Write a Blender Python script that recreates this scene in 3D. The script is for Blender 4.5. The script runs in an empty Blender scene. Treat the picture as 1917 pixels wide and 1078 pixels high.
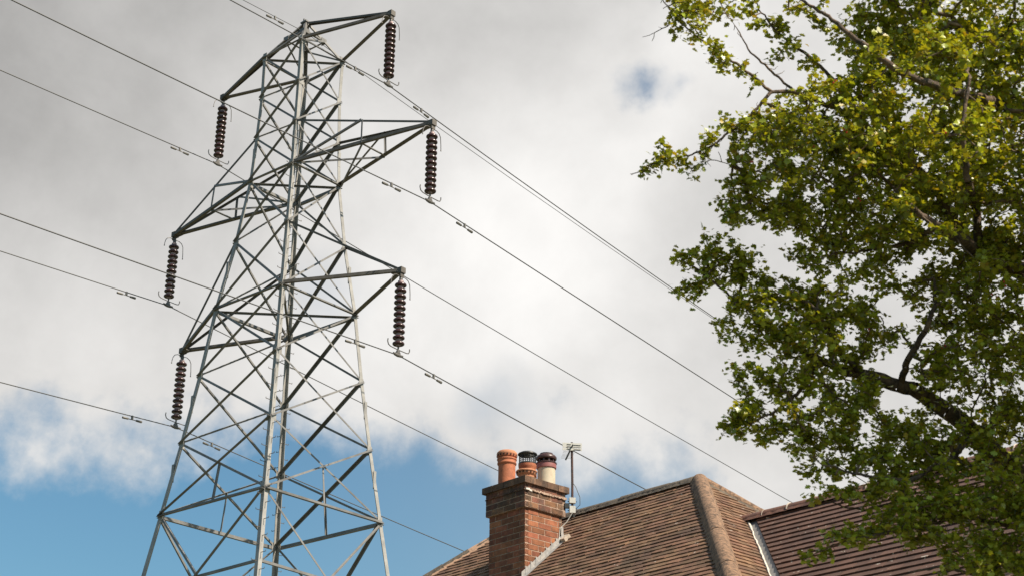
import bpy, bmesh, math, random
import numpy as np
from mathutils import Vector, Matrix
rad = math.radians
scene = bpy.context.scene
COL = scene.collection

# ------------------------------------------------------------------ camera
CAM_LOC = Vector((27.152, -23.540, 1.600))
YAW, PITCH, ROLL = -0.70432, 0.42181, 0.00848
FPX = 3001.45                       # focal length in pixels of the 1917 wide photograph
fw = Vector((math.sin(YAW)*math.cos(PITCH), math.cos(YAW)*math.cos(PITCH), math.sin(PITCH)))
rt0 = Vector((math.cos(YAW), -math.sin(YAW), 0)); up0 = rt0.cross(fw)
rt = rt0*math.cos(ROLL) + up0*math.sin(ROLL); up = -rt0*math.sin(ROLL) + up0*math.cos(ROLL)
cd = bpy.data.cameras.new("Camera"); cam = bpy.data.objects.new("Camera", cd); COL.objects.link(cam)
M = Matrix((rt, up, -fw)).transposed().to_4x4(); M.translation = CAM_LOC
cam.matrix_world = M
cd.sensor_width = 36.0; cd.lens = 36.0*FPX/1917.0
cd.clip_start = 0.1; cd.clip_end = 6000
cd.dof.use_dof = True; cd.dof.focus_distance = 38.0; cd.dof.aperture_fstop = 8.0
scene.camera = cam
scene.render.resolution_x = 1024; scene.render.resolution_y = 575

# ------------------------------------------------------------------ sun and sky
SUN_AZ_REL, SUN_EL = rad(124), rad(46)         # clockwise from the view direction / above the horizon
SUN_AZ = YAW + SUN_AZ_REL                       # clockwise from +Y
sun_dir = Vector((math.sin(SUN_AZ)*math.cos(SUN_EL), math.cos(SUN_AZ)*math.cos(SUN_EL), math.sin(SUN_EL)))
sl = bpy.data.lights.new("sun", 'SUN'); sl.energy = 5.0; sl.angle = rad(0.5); sl.color = (1.0, 0.89, 0.74)
so = bpy.data.objects.new("sun", sl); COL.objects.link(so); so.location = (40, -60, 60)
so.rotation_euler = sun_dir.to_track_quat('Z', 'Y').to_euler()

world = bpy.data.worlds.new("World"); scene.world = world; world.use_nodes = True
nt = world.node_tree; nt.nodes.clear()
class NT:
    def __init__(s, nt): s.nt = nt
    def n(s, t, **k):
        nd = s.nt.nodes.new(t)
        for a, b in k.items(): setattr(nd, a, b)
        return nd
    def l(s, a, b): s.nt.links.new(a, b)
    def val(s, sock, v):
        if isinstance(v, (int, float, tuple)): sock.default_value = v
        else: s.l(v, sock)
    def math(s, op, a, b=0.0, c=None, clamp=False):
        nd = s.n('ShaderNodeMath', operation=op, use_clamp=clamp); s.val(nd.inputs[0], a); s.val(nd.inputs[1], b)
        if c is not None: s.val(nd.inputs[2], c)
        return nd.outputs[0]
    def smooth(s, x, a, b, o0=0.0, o1=1.0):
        nd = s.n('ShaderNodeMapRange', interpolation_type='SMOOTHSTEP'); s.val(nd.inputs[0], x)
        nd.inputs[1].default_value = a; nd.inputs[2].default_value = b; nd.inputs[3].default_value = o0; nd.inputs[4].default_value = o1
        return nd.outputs[0]
    def noise(s, vec, scale, detail=6, rough=0.55, dist=0.0):
        nd = s.n('ShaderNodeTexNoise'); s.l(vec, nd.inputs['Vector'])
        nd.inputs['Scale'].default_value = scale; nd.inputs['Detail'].default_value = detail
        nd.inputs['Roughness'].default_value = rough; nd.inputs['Distortion'].default_value = dist
        return nd.outputs['Fac']
    def mix(s, f, a, b, mode='MIX'):
        nd = s.n('ShaderNodeMix', data_type='RGBA', blend_type=mode); s.val(nd.inputs[0], f)
        s.val(nd.inputs[6], a if not isinstance(a, tuple) else (*a, 1)); s.val(nd.inputs[7], b if not isinstance(b, tuple) else (*b, 1))
        return nd.outputs[2]
W = NT(nt)
sky = W.n('ShaderNodeTexSky', sky_type='NISHITA', sun_disc=False)
sky.sun_elevation = SUN_EL; sky.sun_rotation = SUN_AZ
sky.air_density = 1.3; sky.dust_density = 1.0; sky.ozone_density = 1.6
tc = W.n('ShaderNodeTexCoord'); D = tc.outputs['Generated']
sep = W.n('ShaderNodeSeparateXYZ'); W.l(D, sep.inputs[0])
def direction(x, y):                            # where in the sky that spot of the photograph is
    d = (fw + rt*((x-958.5)/FPX) - up*((y-539)/FPX)).normalized(); return tuple(d)
def blob(x, y, r, soft=1.0):                    # 1 at a place in the sky, falling to 0 at r (photo px) round it
    c = direction(x, y); nd = W.n('ShaderNodeVectorMath', operation='DISTANCE'); W.l(DD, nd.inputs[0]); nd.inputs[1].default_value = c
    return W.smooth(nd.outputs['Value'], 0.0, r/FPX, 1.0, 0.0)
# wobble of the direction so that nothing in the clouds has a clean outline
wob = W.n('ShaderNodeTexNoise'); W.l(D, wob.inputs['Vector']); wob.inputs['Scale'].default_value = 7.0
wob.inputs['Detail'].default_value = 7; wob.inputs['Roughness'].default_value = 0.58
w1 = W.n('ShaderNodeVectorMath', operation='SUBTRACT'); W.l(wob.outputs['Color'], w1.inputs[0]); w1.inputs[1].default_value = (.5, .5, .5)
w2 = W.n('ShaderNodeVectorMath', operation='SCALE'); W.l(w1.outputs[0], w2.inputs[0]); w2.inputs['Scale'].default_value = 0.10
w3 = W.n('ShaderNodeVectorMath', operation='ADD'); W.l(D, w3.inputs[0]); W.l(w2.outputs[0], w3.inputs[1]); DD = w3.outputs[0]
# lower edge of the cloud bank: sin(elevation), lower to the right of the view
def dotv(vec, v):
    nd = W.n('ShaderNodeVectorMath', operation='DOT_PRODUCT'); W.l(vec, nd.inputs[0]); nd.inputs[1].default_value = v; return nd.outputs['Value']
elev = dotv(DD, (0, 0, 1)); side = dotv(D, tuple(rt0)); ahead = dotv(D, tuple(Vector((math.sin(YAW), math.cos(YAW), 0))))
n1 = W.noise(D, 9.0, 8, 0.56, 0.2); n2 = W.noise(D, 3.2, 5, 0.5); n3 = W.noise(D, 26.0, 6, 0.6)
edge = W.math('ADD', elev, W.math('MULTIPLY', side, 0.015))
edge = W.math('ADD', edge, W.math('MULTIPLY', W.math('SUBTRACT', n1, 0.5), 0.10))
edge = W.math('ADD', edge, W.math('MULTIPLY', W.math('SUBTRACT', n3, 0.5), 0.045))
for (x, y, r, a) in ((1640, 930, 420, .10), (60, 800, 420, .023), (940, 850, 130, .018), (1010, 740, 160, -.015), (520, 880, 260, -.02)):
    edge = W.math('ADD', edge, W.math('MULTIPLY', blob(x, y, r), a))
cover = W.smooth(edge, 0.292, 0.338)
hole = W.math('ADD', W.math('MULTIPLY', blob(1190, 174, 60), .85), W.math('MAXIMUM', W.math('MULTIPLY', blob(1258, 184, 42), .4), W.math('MULTIPLY', blob(1158, 168, 62), .9)))
hole2 = W.math('MULTIPLY', blob(590, 525, 110), 0.22)
hole3 = W.math('MULTIPLY', blob(940, 745, 120), 0.35)
holes = W.math('ADD', W.math('ADD', hole, hole2), hole3)
cover = W.math('MULTIPLY', cover, W.math('SUBTRACT', 1.0, W.math('MULTIPLY', holes, W.smooth(n3, 0.25, 0.6, 0.5, 1.0))), clamp=True)
# the cloud bank fills this part of the sky; towards the sun, behind the viewer, the sky is mostly clear
bank = W.smooth(dotv(DD, tuple(fw)), 0.55, 0.88, 0.10, 1.0)
cover = W.math('MULTIPLY', cover, bank)
# brightness of the cloud: thick grey top left, thin and bright in the middle
b = W.math('ADD', 0.725, W.math('MULTIPLY', W.math('SUBTRACT', n2, 0.5), 0.10))
b = W.math('ADD', b, W.math('MULTIPLY', W.math('SUBTRACT', n1, 0.5), 0.36))
b = W.math('ADD', b, W.math('MULTIPLY', W.math('SUBTRACT', n3, 0.5), 0.13))
for (x, y, r, a) in ((-80, -60, 1000, -.34), (930, 400, 420, .22), (1310, 120, 260, .18), (960, 20, 420, -.10), (700, 560, 350, .08), (60, 640, 380, .10), (1250, 330, 200, .08), (640, 640, 420, .06),
                     (1330, 400, 300, -.05), (1150, 640, 320, .10), (100, 700, 300, .04), (1550, 900, 300, .04), (1700, 300, 500, .0)):
    if a: b = W.math('ADD', b, W.math('MULTIPLY', blob(x, y, r), a))
cb = W.n('ShaderNodeCombineColor'); W.l(W.math('MULTIPLY', b, 1.0), cb.inputs[0]); W.l(W.math('MULTIPLY', b, 0.982), cb.inputs[1]); W.l(W.math('MULTIPLY', b, 0.957), cb.inputs[2])
SKY_STR = 0.078
cl = W.n('ShaderNodeVectorMath', operation='SCALE'); W.l(cb.outputs[0], cl.inputs[0]); cl.inputs['Scale'].default_value = 0.635/SKY_STR
blue = W.mix(1.0, sky.outputs[0], (0.56, 0.81, 0.88), 'MULTIPLY')
blue = W.mix(W.smooth(side, -.2, .15, 0.0, 0.2), blue, cl.outputs[0])   # thin haze thickening towards the right
col = W.mix(cover, blue, cl.outputs[0])
bg = W.n('ShaderNodeBackground'); W.l(col, bg.inputs[0]); bg.inputs[1].default_value = SKY_STR
wo = W.n('ShaderNodeOutputWorld'); W.l(bg.outputs[0], wo.inputs[0])

scene.view_settings.view_transform = 'Standard'; scene.view_settings.look = 'None'
scene.view_settings.gamma = 1; scene.view_settings.exposure = 0.68; scene.view_settings.use_curve_mapping = False

# ------------------------------------------------------------------ helpers
def material(name, col, rough=0.8, metal=0.0, var=0.0, dark=None, nscale=8.0, lo=.35, hi=.7, bump=0.0, bscale=60.0, island=0.0, hue=0.0, spec=None, speck=0.0):
    m = bpy.data.materials.new(name); m.use_nodes = True
    T = NT(m.node_tree); p = m.node_tree.nodes['Principled BSDF']
    p.inputs['Roughness'].default_value = rough; p.inputs['Metallic'].default_value = metal
    if spec is not None: p.inputs['Specular IOR Level'].default_value = spec
    c = col
    oc = T.n('ShaderNodeTexCoord').outputs['Object']
    out = None
    if dark is not None:
        out = T.mix(T.smooth(T.noise(oc, nscale, 8, 0.65), lo, hi), tuple(col), tuple(dark))
    if island or hue:
        g = T.n('ShaderNodeNewGeometry'); h = T.n('ShaderNodeHueSaturation')
        T.l(T.smooth(g.outputs['Random Per Island'], 0, 1, 1-island, 1+island), h.inputs['Value'])
        if hue: T.l(T.smooth(T.math('FRACT', T.math('MULTIPLY', g.outputs['Random Per Island'], 17.3)), 0, 1, .5-hue, .5+hue), h.inputs['Hue'])
        if out is None: h.inputs['Color'].default_value = (*col, 1)
        else: T.l(out, h.inputs['Color'])
        out = h.outputs[0]
    if var:
        h = T.n('ShaderNodeHueSaturation'); T.l(T.smooth(T.noise(oc, nscale*3.1, 6, 0.7), .25, .75, 1-var, 1+var), h.inputs['Value'])
        if out is None: h.inputs['Color'].default_value = (*col, 1)
        else: T.l(out, h.inputs['Color'])
        out = h.outputs[0]
    if speck:                                       # bird droppings and spots of lichen
        out = T.mix(T.smooth(T.noise(oc, 17.0, 2, 0.5), .745-speck*.2, .765-speck*.2), out, (.45,.40,.34))
    if out is None: p.inputs['Base Color'].default_value = (*col, 1)
    else: T.l(out, p.inputs['Base Color'])
    if bump:
        bn = T.n('ShaderNodeBump'); bn.inputs['Strength'].default_value = bump; bn.inputs['Distance'].default_value = 0.01
        T.l(T.noise(oc, bscale, 5, 0.7), bn.inputs['Height']); T.l(bn.outputs[0], p.inputs['Normal'])
    return m

class MB:
    def __init__(s): s.v = []; s.f = []; s.m = []
    def add(s, vs, fs, mi=0):
        o = len(s.v); s.v += [tuple(v) for v in vs]; s.f += [tuple(i+o for i in f) for f in fs]; s.m += [mi]*len(fs)
    def box(s, c, hx, hy, hz, mi=0, ax=None):
        c = Vector(c); X, Y, Z = ax or (Vector((1,0,0)), Vector((0,1,0)), Vector((0,0,1)))
        vs = [c+X*(hx*a)+Y*(hy*b)+Z*(hz*d) for a in (-1,1) for b in (-1,1) for d in (-1,1)]
        s.add(vs, [(0,1,3,2),(4,6,7,5),(0,4,5,1),(2,3,7,6),(0,2,6,4),(1,5,7,3)], mi)
    def span(s, x0, x1, y0, y1, z0, z1, mi=0):
        s.box(((x0+x1)/2,(y0+y1)/2,(z0+z1)/2), (x1-x0)/2, (y1-y0)/2, (z1-z0)/2, mi)
    def angle(s, p, q, a, t, n1, n2, mi=0):     # rolled steel L section from p to q, flanges towards n1 and n2
        p = Vector(p); q = Vector(q); d = (q-p).normalized()
        e1 = Vector(n1); e1 = (e1-d*e1.dot(d)).normalized()
        e2 = d.cross(e1).normalized()
        if e2.dot(Vector(n2)) < 0: e2 = -e2
        pr = [(0,0),(a,0),(a,t),(t,t),(t,a),(0,a)]
        vs = [b+e1*x+e2*y for b in (p, q) for x, y in pr]
        fs = [(i,(i+1)%6,(i+1)%6+6,i+6) for i in range(6)]+[(0,1,2,3),(0,3,4,5),(6,7,8,9),(6,9,10,11)]
        s.add(vs, fs, mi)
    def tube(s, pts, r, seg=8, mi=0, cap=True):
        pts = [Vector(p) for p in pts]; n = len(pts); rr = r if isinstance(r, (list, tuple)) else [r]*n
        vs = []; prev = None
        for i, p in enumerate(pts):
            d = (pts[min(i+1,n-1)]-pts[max(i-1,0)]).normalized()
            if prev is None: x = d.orthogonal().normalized()
            else: x = (prev-d*prev.dot(d)).normalized()
            prev = x; y = d.cross(x)
            vs += [p+(x*math.cos(2*math.pi*k/seg)+y*math.sin(2*math.pi*k/seg))*rr[i] for k in range(seg)]
        fs = [(i*seg+k, i*seg+(k+1)%seg, (i+1)*seg+(k+1)%seg, (i+1)*seg+k) for i in range(n-1) for k in range(seg)]
        if cap: fs += [tuple(reversed(range(seg))), tuple(range((n-1)*seg, n*seg))]
        s.add(vs, fs, mi)
    def lathe(s, prof, c, seg=28, mi=0, ax=None):
        c = Vector(c); X, Y, Z = ax or (Vector((1,0,0)), Vector((0,1,0)), Vector((0,0,1)))
        vs = [c+(X*math.cos(2*math.pi*k/seg)+Y*math.sin(2*math.pi*k/seg))*r+Z*z for r, z in prof for k in range(seg)]
        n = len(prof); fs = [(i*seg+k, i*seg+(k+1)%seg, (i+1)*seg+(k+1)%seg, (i+1)*seg+k) for i in range(n-1) for k in range(seg)]
        s.add(vs, fs, mi)
    def build(s, name, mats, parent=None, smooth=False, norm=True):
        me = bpy.data.meshes.new(name); me.from_pydata(s.v, [], s.f)
        for m in (mats if isinstance(mats, (list, tuple)) else [mats]): me.materials.append(m)
        me.polygons.foreach_set('material_index', s.m)
        if norm:
            bm = bmesh.new(); bm.from_mesh(me); bmesh.ops.recalc_face_normals(bm, faces=bm.faces); bm.to_mesh(me); bm.free()
        if smooth:
            me.polygons.foreach_set('use_smooth', [True]*len(me.polygons))
            me.set_sharp_from_angle(angle=rad(35))
        me.update()
        o = bpy.data.objects.new(name, me); COL.objects.link(o)
        if parent: o.parent = parent
        return o
def tag(o, label, cat=None, group=None, kind=None):
    if label: o['label'] = label
    if cat: o['category'] = cat
    if group: o['group'] = group
    if kind: o['kind'] = kind
    return o
def empty(name, loc, rz=0.0):
    o = bpy.data.objects.new(name, None); COL.objects.link(o); o.location = loc; o.rotation_euler = (0, 0, rz); o.empty_display_size = .3
    return o

# ------------------------------------------------------------------ materials
STEEL = material('galvanised_steel', (.185,.178,.168), .5, .03, var=.22, dark=(.11,.105,.098), nscale=1.3, lo=.4, hi=.72, bump=.12, bscale=25)  # same steel for the bracing, its shade put into a darker base colour
STEELL = material('sunlit_galvanised_leg', (.28,.27,.25), .5, .03, var=.2, dark=(.20,.19,.18), nscale=1.6, lo=.45, hi=.8)  # same steel again, lightened to carry the sunlight on the legs
STEEL_SHADE = material('shaded_steel', (.12,.106,.09), .65, .03, var=.2, dark=(.07,.06,.05), nscale=2.0, lo=.4, hi=.7)  # same steel darkened: shade of the arms painted into the colour
PORC = material('brown_porcelain', (.05,.020,.018), .25, 0, var=.15, nscale=9)
NECK = material('insulator_cap_metal', (.33,.24,.235), .5, .15, var=.2, nscale=9)
WIRE = material('conductor_aluminium', (.10,.10,.10), .55, .4)
FIT = material('fitting_steel', (.13,.12,.11), .5, .4, var=.2, nscale=9)
WT = material('damper_iron', (.15,.14,.125), .55, .3, var=.2)

# ------------------------------------------------------------------ ground
g = MB(); g.add([(-3000,-3000,0),(3000,-3000,0),(3000,3000,0),(-3000,3000,0)], [(0,1,2,3)])
tag(g.build('ground', material('grass_ground', (.075,.088,.04), .95, 0, var=.3, dark=(.11,.095,.06), nscale=.25)), 'short grass ground', kind='structure')

# ------------------------------------------------------------------ pylon
ZO = 2.312
LW = [.735,.725,.757,.801,.965,1.205,1.371,1.563,1.782,2.292,3.30]
LZ = [z+ZO for z in (21.649,20.437,19.262,18.032,16.339,14.547,12.819,11.142,9.423,5.5)]+[0.12]
PK = 22.80+ZO
ARMX = (3.155,4.676,3.851); ARMZ = (21.686+ZO,18.016+ZO,14.481+ZO)
pyl = empty('electricity_pylon', (0,0,0))
tag(pyl, 'tall grey galvanised steel lattice electricity pylon with six cross-arms carrying the wires', 'pylon')
CORN = {'F':(1,-1),'R':(1,1),'L':(-1,-1),'B':(-1,1)}
def node(c, i): sx, sy = CORN[c]; return Vector((sx*LW[i], sy*LW[i], LZ[i]))
FACES = [('L','F',Vector((0,-1,0))),('F','R',Vector((1,0,0))),('R','B',Vector((0,1,0))),('B','L',Vector((-1,0,0)))]
NL = len(LZ)
for c, (sx, sy) in CORN.items():
    m = MB()
    for i in range(NL-1):
        a = .092 if i < 4 else (.098 if i < 8 else .105)
        m.angle(node(c,i), node(c,i+1), a, .012, (-sx,0,0), (0,-sy,0))
    # splice plates and gussets
    for i in range(0, NL-1):
        p = node(c,i); s = .11 if i not in (0,3,5,8) else .15
        m.box(p+Vector((-sx*.07,sy*.005,-.02)), .07, .005, s*.8)
        m.box(p+Vector((sx*.005,-sy*.07,-.02)), .005, .07, s*.8)
    for i in (2,4,6,7):
        p = node(c,i).lerp(node(c,i+1), .42)
        m.box(p+Vector((-sx*.046,sy*.006,0)), .042, .005, .2); m.box(p+Vector((sx*.006,-sy*.046,0)), .005, .042, .2)
    m.box(node(c,NL-1)+Vector((0,0,-.06)), .3, .3, .09)
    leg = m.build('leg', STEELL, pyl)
    if c in 'FB':                                # climbing bolts up two of the legs
        z = 3.2; k = 0
        while z < LZ[0]-.3:
            i = max(j for j in range(NL) if LZ[j] >= z)
            if i < NL-1:
                t = (LZ[i]-z)/(LZ[i]-LZ[i+1]); p = node(c,i).lerp(node(c,i+1), t)
                d = Vector((sx,0,0)) if k % 2 else Vector((0,sy,0))
                q = p - (Vector((0,sy*.05,0)) if k % 2 else Vector((sx*.05,0,0)))
                b_ = MB(); b_.tube([q, q+d*.15, q+d*.152+Vector((0,0,.03))], .008, 5)
                if k < 96: b_.build('step_bolt', STEEL_SHADE, leg)
            z += .19; k += 1
LEGDONE = True
def faceline(p, q, n, a, depth, name, parent=None, flip=False, out=False):
    m = MB(); p = Vector(p)-n*depth; q = Vector(q)-n*depth
    d = (q-p).normalized(); e = d.cross(n); 
    if e.z < 0: e = -e
    if flip: e = -e
    m.angle(p-e*a*.5, q-e*a*.5, a, .008, e, n if out else -n)
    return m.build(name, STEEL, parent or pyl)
for (c0, c1, n) in FACES:
    for i in range(NL-1):
        big = i >= 8
        # the heavier diagonal runs down towards c0, the lighter one towards c1
        a0, a1 = {'LF':(.070,.052),'FR':(.042,.042),'RB':(.052,.070),'BL':(.046,.046)}[c0+c1]
        faceline(node(c1,i), node(c0,i+1), n, a0, -.013, 'diagonal_brace', out=True)
        faceline(node(c0,i), node(c1,i+1), n, a1, .014, 'diagonal_brace', flip=True)
    for i, a in ((0,.055),(3,.07),(5,.07),(8,.075)):
        faceline(node(c0,i)+Vector((0,0,-.02)), node(c1,i)+Vector((0,0,-.02)), n, a, -.012, 'horizontal_brace', out=True)
    # centre struts of the bottom panels
    for i in (7, 8):
        t = LW[i]/(LW[i]+LW[i+1]); X = node(c1,i).lerp(node(c0,i+1), t)
        if i == 7: faceline(X, (node(c0,8)+node(c1,8))/2, n, .045, .03, 'centre_strut')
        else:
            X = node(c0,8).lerp(node(c1,9), LW[8]/(LW[8]+LW[9]))
            hz = X.z+.05; tt = (LZ[8]-hz)/(LZ[8]-LZ[9])
            for cc in (c0, c1): faceline(X, node(cc,8).lerp(node(cc,9), tt), n, .055, .03, 'horizontal_brace')
# plan bracing inside
for i in (0,3,5):
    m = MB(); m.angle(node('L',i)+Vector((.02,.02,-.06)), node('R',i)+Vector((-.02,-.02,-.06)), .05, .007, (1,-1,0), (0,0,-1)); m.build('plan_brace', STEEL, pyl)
    if i in (5,): 
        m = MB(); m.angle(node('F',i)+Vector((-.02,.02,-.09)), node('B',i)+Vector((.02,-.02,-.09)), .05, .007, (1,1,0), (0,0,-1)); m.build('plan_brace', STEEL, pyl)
# peak
def pkn(c, t): sx, sy = CORN[c]; w = LW[0]*(1-t)+.06*t; return Vector((sx*w, sy*w, LZ[0]*(1-t)+(PK-.03)*t))
pkE = MB()
for c, (sx, sy) in CORN.items():
    pkE.angle(pkn(c,0), pkn(c,1), .075, .008, (-sx,0,0), (0,-sy,0))
    p = pkn(c,.52); pkE.box(p+Vector((-sx*.08,sy*.006,0)), .09, .005, .06); pkE.box(p+Vector((sx*.006,-sy*.08,0)), .005, .09, .06)
pkE.box((0,0,PK-.03), .11, .11, .02); pkE.box((0,0,PK+.01), .02, .1, .05)
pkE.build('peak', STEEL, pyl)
for (c0, c1, n) in FACES:
    faceline(pkn(c0,.52), pkn(c1,.52), n, .05, .01, 'peak_brace')
    faceline(pkn(c0,0), pkn(c1,.52), n, .045, .012, 'peak_brace')
    faceline(pkn(c1,.52), pkn(c0,1), n, .04, .012, 'peak_brace')
# cross-arms
def arm(k, s):
    i_low = (0,3,5)[k]; i_up = (None,2,4)[k]
    ends = ('F','R') if s > 0 else ('L','B')
    tip = Vector((s*ARMX[k], 0, ARMZ[k])); root = Vector((s*LW[i_low], 0, LZ[i_low]))
    e = empty('cross_arm', tuple(root)); e.parent = pyl
    def put(p, q, a, n1, n2, name):
        m = MB(); m.angle(Vector(p)-root, Vector(q)-root, a, .01, n1, n2); return m.build(name, STEEL_SHADE if 'chord' in name else STEEL, e)
    lows = [node(c, i_low) for c in ends]
    ups = [node(c, i_up) if i_up is not None else Vector((s*.06, CORN[c][1]*.06, PK-.05)) for c in ends]
    for c, lo, upn in zip(ends, lows, ups):
        sy = CORN[c][1]; tl = tip+Vector((0, sy*.055, 0)); tu = tip+Vector((-s*.02, sy*.05, .09))
        put(lo, tl, (.075 if sy < 0 else .115) if k else (.07 if sy < 0 else .10), (0,-sy,0), (0,0,1), 'lower_chord'); put(upn, tu, .052, (0,-sy,0), (0,0,-1), 'upper_chord')
        if k == 1:
            lm = lo.lerp(tl, .5); um = upn.lerp(tu, .5)
            put(lm, um, .045, (0,-sy,0), (1,0,0), 'arm_brace'); put(um, lo, .05, (0,-sy,0), (0,0,1), 'arm_brace')
    if k == 1:
        m0 = lows[0].lerp(tip, .5); m1 = lows[1].lerp(tip, .5)
        put(m0+Vector((0,0,-.015)), m1+Vector((0,0,-.015)), .05, (1,0,0), (0,0,1), 'arm_brace')
        put(lows[0] if s > 0 else lows[1], m1 if s > 0 else m0, .05, (0,1,0), (0,0,-1), 'arm_brace')
        if s > 0: put(m0, lows[1], .05, (0,1,0), (0,0,-1), 'arm_brace')
    m = MB(); m.box(tip-root+Vector((0,0,.03)), .07, .075, .07); m.box(tip-root+Vector((s*.03,0,-.07)), .012, .06, .07); m.box(tip-root+Vector((-s*.13,0,.0)), .10, .09, .012)
    m.build('tip_bracket', STEEL_SHADE, e)
    return e
for k in range(3):
    for s in (1,-1): arm(k, s)

# ------------------------------------------------------------------ insulators and wires
def insulator(loc, label):
    r = empty('insulator_string', loc); tag(r, label, 'insulator', 'insulator strings hanging from the cross-arms')
    return r
seg = 20
disc_prof = [(.060,.036),(.100,.032),(.126,.018),(.137,-.002),(.135,-.022),(.124,-.034),(.112,-.024),(.098,-.032),(.086,-.022),(.070,-.030),(.050,-.022)]
dm = MB(); dm.lathe(disc_prof, (0,0,0), seg, 0); dm.lathe([(.0,.110),(.050,.108),(.066,.098),(.070,.060),(.064,.034)], (0,0,0), seg, 1)
dm.lathe([(.05,-.02),(.052,-.07),(.0,-.072)], (0,0,0), seg, 1)
disc0 = dm.build('insulator_disc', [PORC, NECK], None, True)
hm = MB(); hm.tube([(0,0,0),(0,0,-.10)], .016, 8); hm.tube([(.0,-.02,-.06),(0,-.05,-.10),(0,-.045,-.14),(0,0,-.155),(0,.045,-.14),(0,.05,-.10),(0,.02,-.06)], .009, 6)
hm.lathe([(0,-.10),(.035,-.11),(.045,-.16),(.03,-.22),(0,-.23)], (0,0,0), 12); hm.box((0,0,-.02), .03,.02,.035)
hang0 = hm.build('hanger', FIT, None, True)
def horn_top(sy, L):
    m = MB(); pts = [(0,0,-.13),(0,sy*.06,-.095),(0,sy*.15,-.09),(0,sy*.24,-.13),(0,sy*.29,-.21),(0,sy*.31,-.21-L*.6),(0,sy*.315,-.21-L)]
    m.tube(pts, .0095, 6); m.lathe([(0,.016),(.015,.008),(.015,-.008),(0,-.016)], pts[-1], 8); return m.build('arcing_horn', FIT, None, True)
ht = [horn_top(-1, .16), horn_top(1, .34)]
m = MB()
m.tube([(0,-.33,-1.70),(0,-.34,-1.76),(0,-.31,-1.83),(0,-.24,-1.86),(0,0,-1.875),(0,.27,-1.875),(0,.33,-1.86),(0,.36,-1.81),(0,.36,-1.75)], .0125, 6)
hornb = m.build('arcing_horn', FIT, None, True)
m = MB(); m.tube([(0,0,-1.80),(0,0,-1.92)], .020, 8); m.box((0,0,-1.93), .022, .04, .035)
m.tube([(0,-.15,-1.985),(0,-.09,-2.0),(0,0,-2.005),(0,.09,-2.0),(0,.15,-1.985)], [.022,.032,.040,.032,.022], 8); m.box((0,0,-1.965), .018,.065,.03)
clamp0 = m.build('wire_clamp', FIT, None, True)
protos = [disc0, hang0, ht[0], ht[1], hornb, clamp0]
POS = {('T',1):'top right',('T',-1):'top left',('M',1):'middle right',('M',-1):'middle left',('L',1):'lower right',('L',-1):'lower left'}
INSL = {('T',1):'dark brown ribbed insulator string under the short topmost cross-arm tip, right of the pylon peak',
 ('T',-1):'dark brown ribbed insulator string under the topmost left cross-arm tip, highest on the left side',
 ('M',1):'dark brown ribbed insulator string under the longest cross-arm tip, farthest right from the pylon',
 ('M',-1):'dark brown ribbed insulator string under the long middle left cross-arm, crossed by a wire',
 ('L',1):'dark brown ribbed insulator string under the lowest right cross-arm tip above the house',
 ('L',-1):'dark brown ribbed insulator string under the lowest left cross-arm, lowest of all the strings'}
def put_copy(src, parent, loc=(0,0,0)):
    o = src.copy(); COL.objects.link(o); o.parent = parent; o.location = loc; return o
SP = (1.56)/11
for k, kk in enumerate('TML'):
    for s in (1,-1):
        r = insulator((s*ARMX[k], 0, ARMZ[k]-.02), INSL[(kk,s)])
        for j in range(11): put_copy(disc0, r, (0,0,-.305-j*SP))
        for h in (hang0, ht[0], ht[1], hornb, clamp0): put_copy(h, r)
for o in protos: bpy.data.objects.remove(o)

WL = {'TR':(-.0347,.000432),'TL':(-.0424,.000366),'MR':(-.0342,.00041),'ML':(-.0569,.000378),'LR':(-.0492,.00039),'LL':(-.0574,.000341),'E':(-.052,.0003)}
WR = {'TR':(-.0772,.000765),'TL':(-.0719,.000396),'MR':(-.0631,.000258),'ML':(-.0694,.000274),'LR':(-.0742,.000804),'LL':(-.0679,.000375),'E':(-.074,.0007)}
DL = {'TR':1.12,'MR':1.25,'LR':1.325,'TL':1.26,'ML':1.325,'LL':1.32,'E':1.065}
DR = {'TR':1.235,'MR':1.25,'LR':1.225,'LL':1.23}
WLAB = {'TR':'power line from the topmost right insulator, beside the thin wire into the tree',
 'TL':'power line from the topmost left insulator, ending at the red roof ridge',
 'MR':'power line from the insulator farthest right, running behind the middle of the tree',
 'ML':'power line hung from the middle left insulator, running down behind the chimney pots',
 'LR':'power line hung from the lower right insulator, passing just behind the television aerial',
 'LL':'power line from the lowest left insulator, reaching the left roof edge',
 'E':'thinnest wire of all, running over the pylon peak without an insulator'}
def wire_pt(k, s):
    if k == 'E': x0, z0 = 0.0, PK-.32
    else:
        i = 'TML'.index(k[0]); x0 = ARMX[i]*(1 if k[1] == 'R' else -1); z0 = ARMZ[i]-2.0-.02
    if s < 0: a, b = WL[k]; return Vector((x0, s, z0-a*s+b*s*s))
    a, b = WR[k]; return Vector((x0-.04*s, s, z0+a*s+b*s*s))
def damper(p, d, parent):
    m = MB(); d = d.normalized(); side = d.cross(Vector((0,0,1))).normalized(); upv = side.cross(d)
    ax = (d, side, upv); c = p+upv*-.085
    m.box(p+upv*-.035, .022, .02, .05, 0, ax)
    m.tube([c-d*.24, c, c+d*.24], .011, 5)
    m.tube([c-d*.29, c-d*.275, c-d*.12], [.022,.032,.026], 8); m.tube([c+d*.12, c+d*.275, c+d*.29], [.026,.032,.022], 8)
    return m.build('vibration_damper', WT, parent, True)
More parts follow.
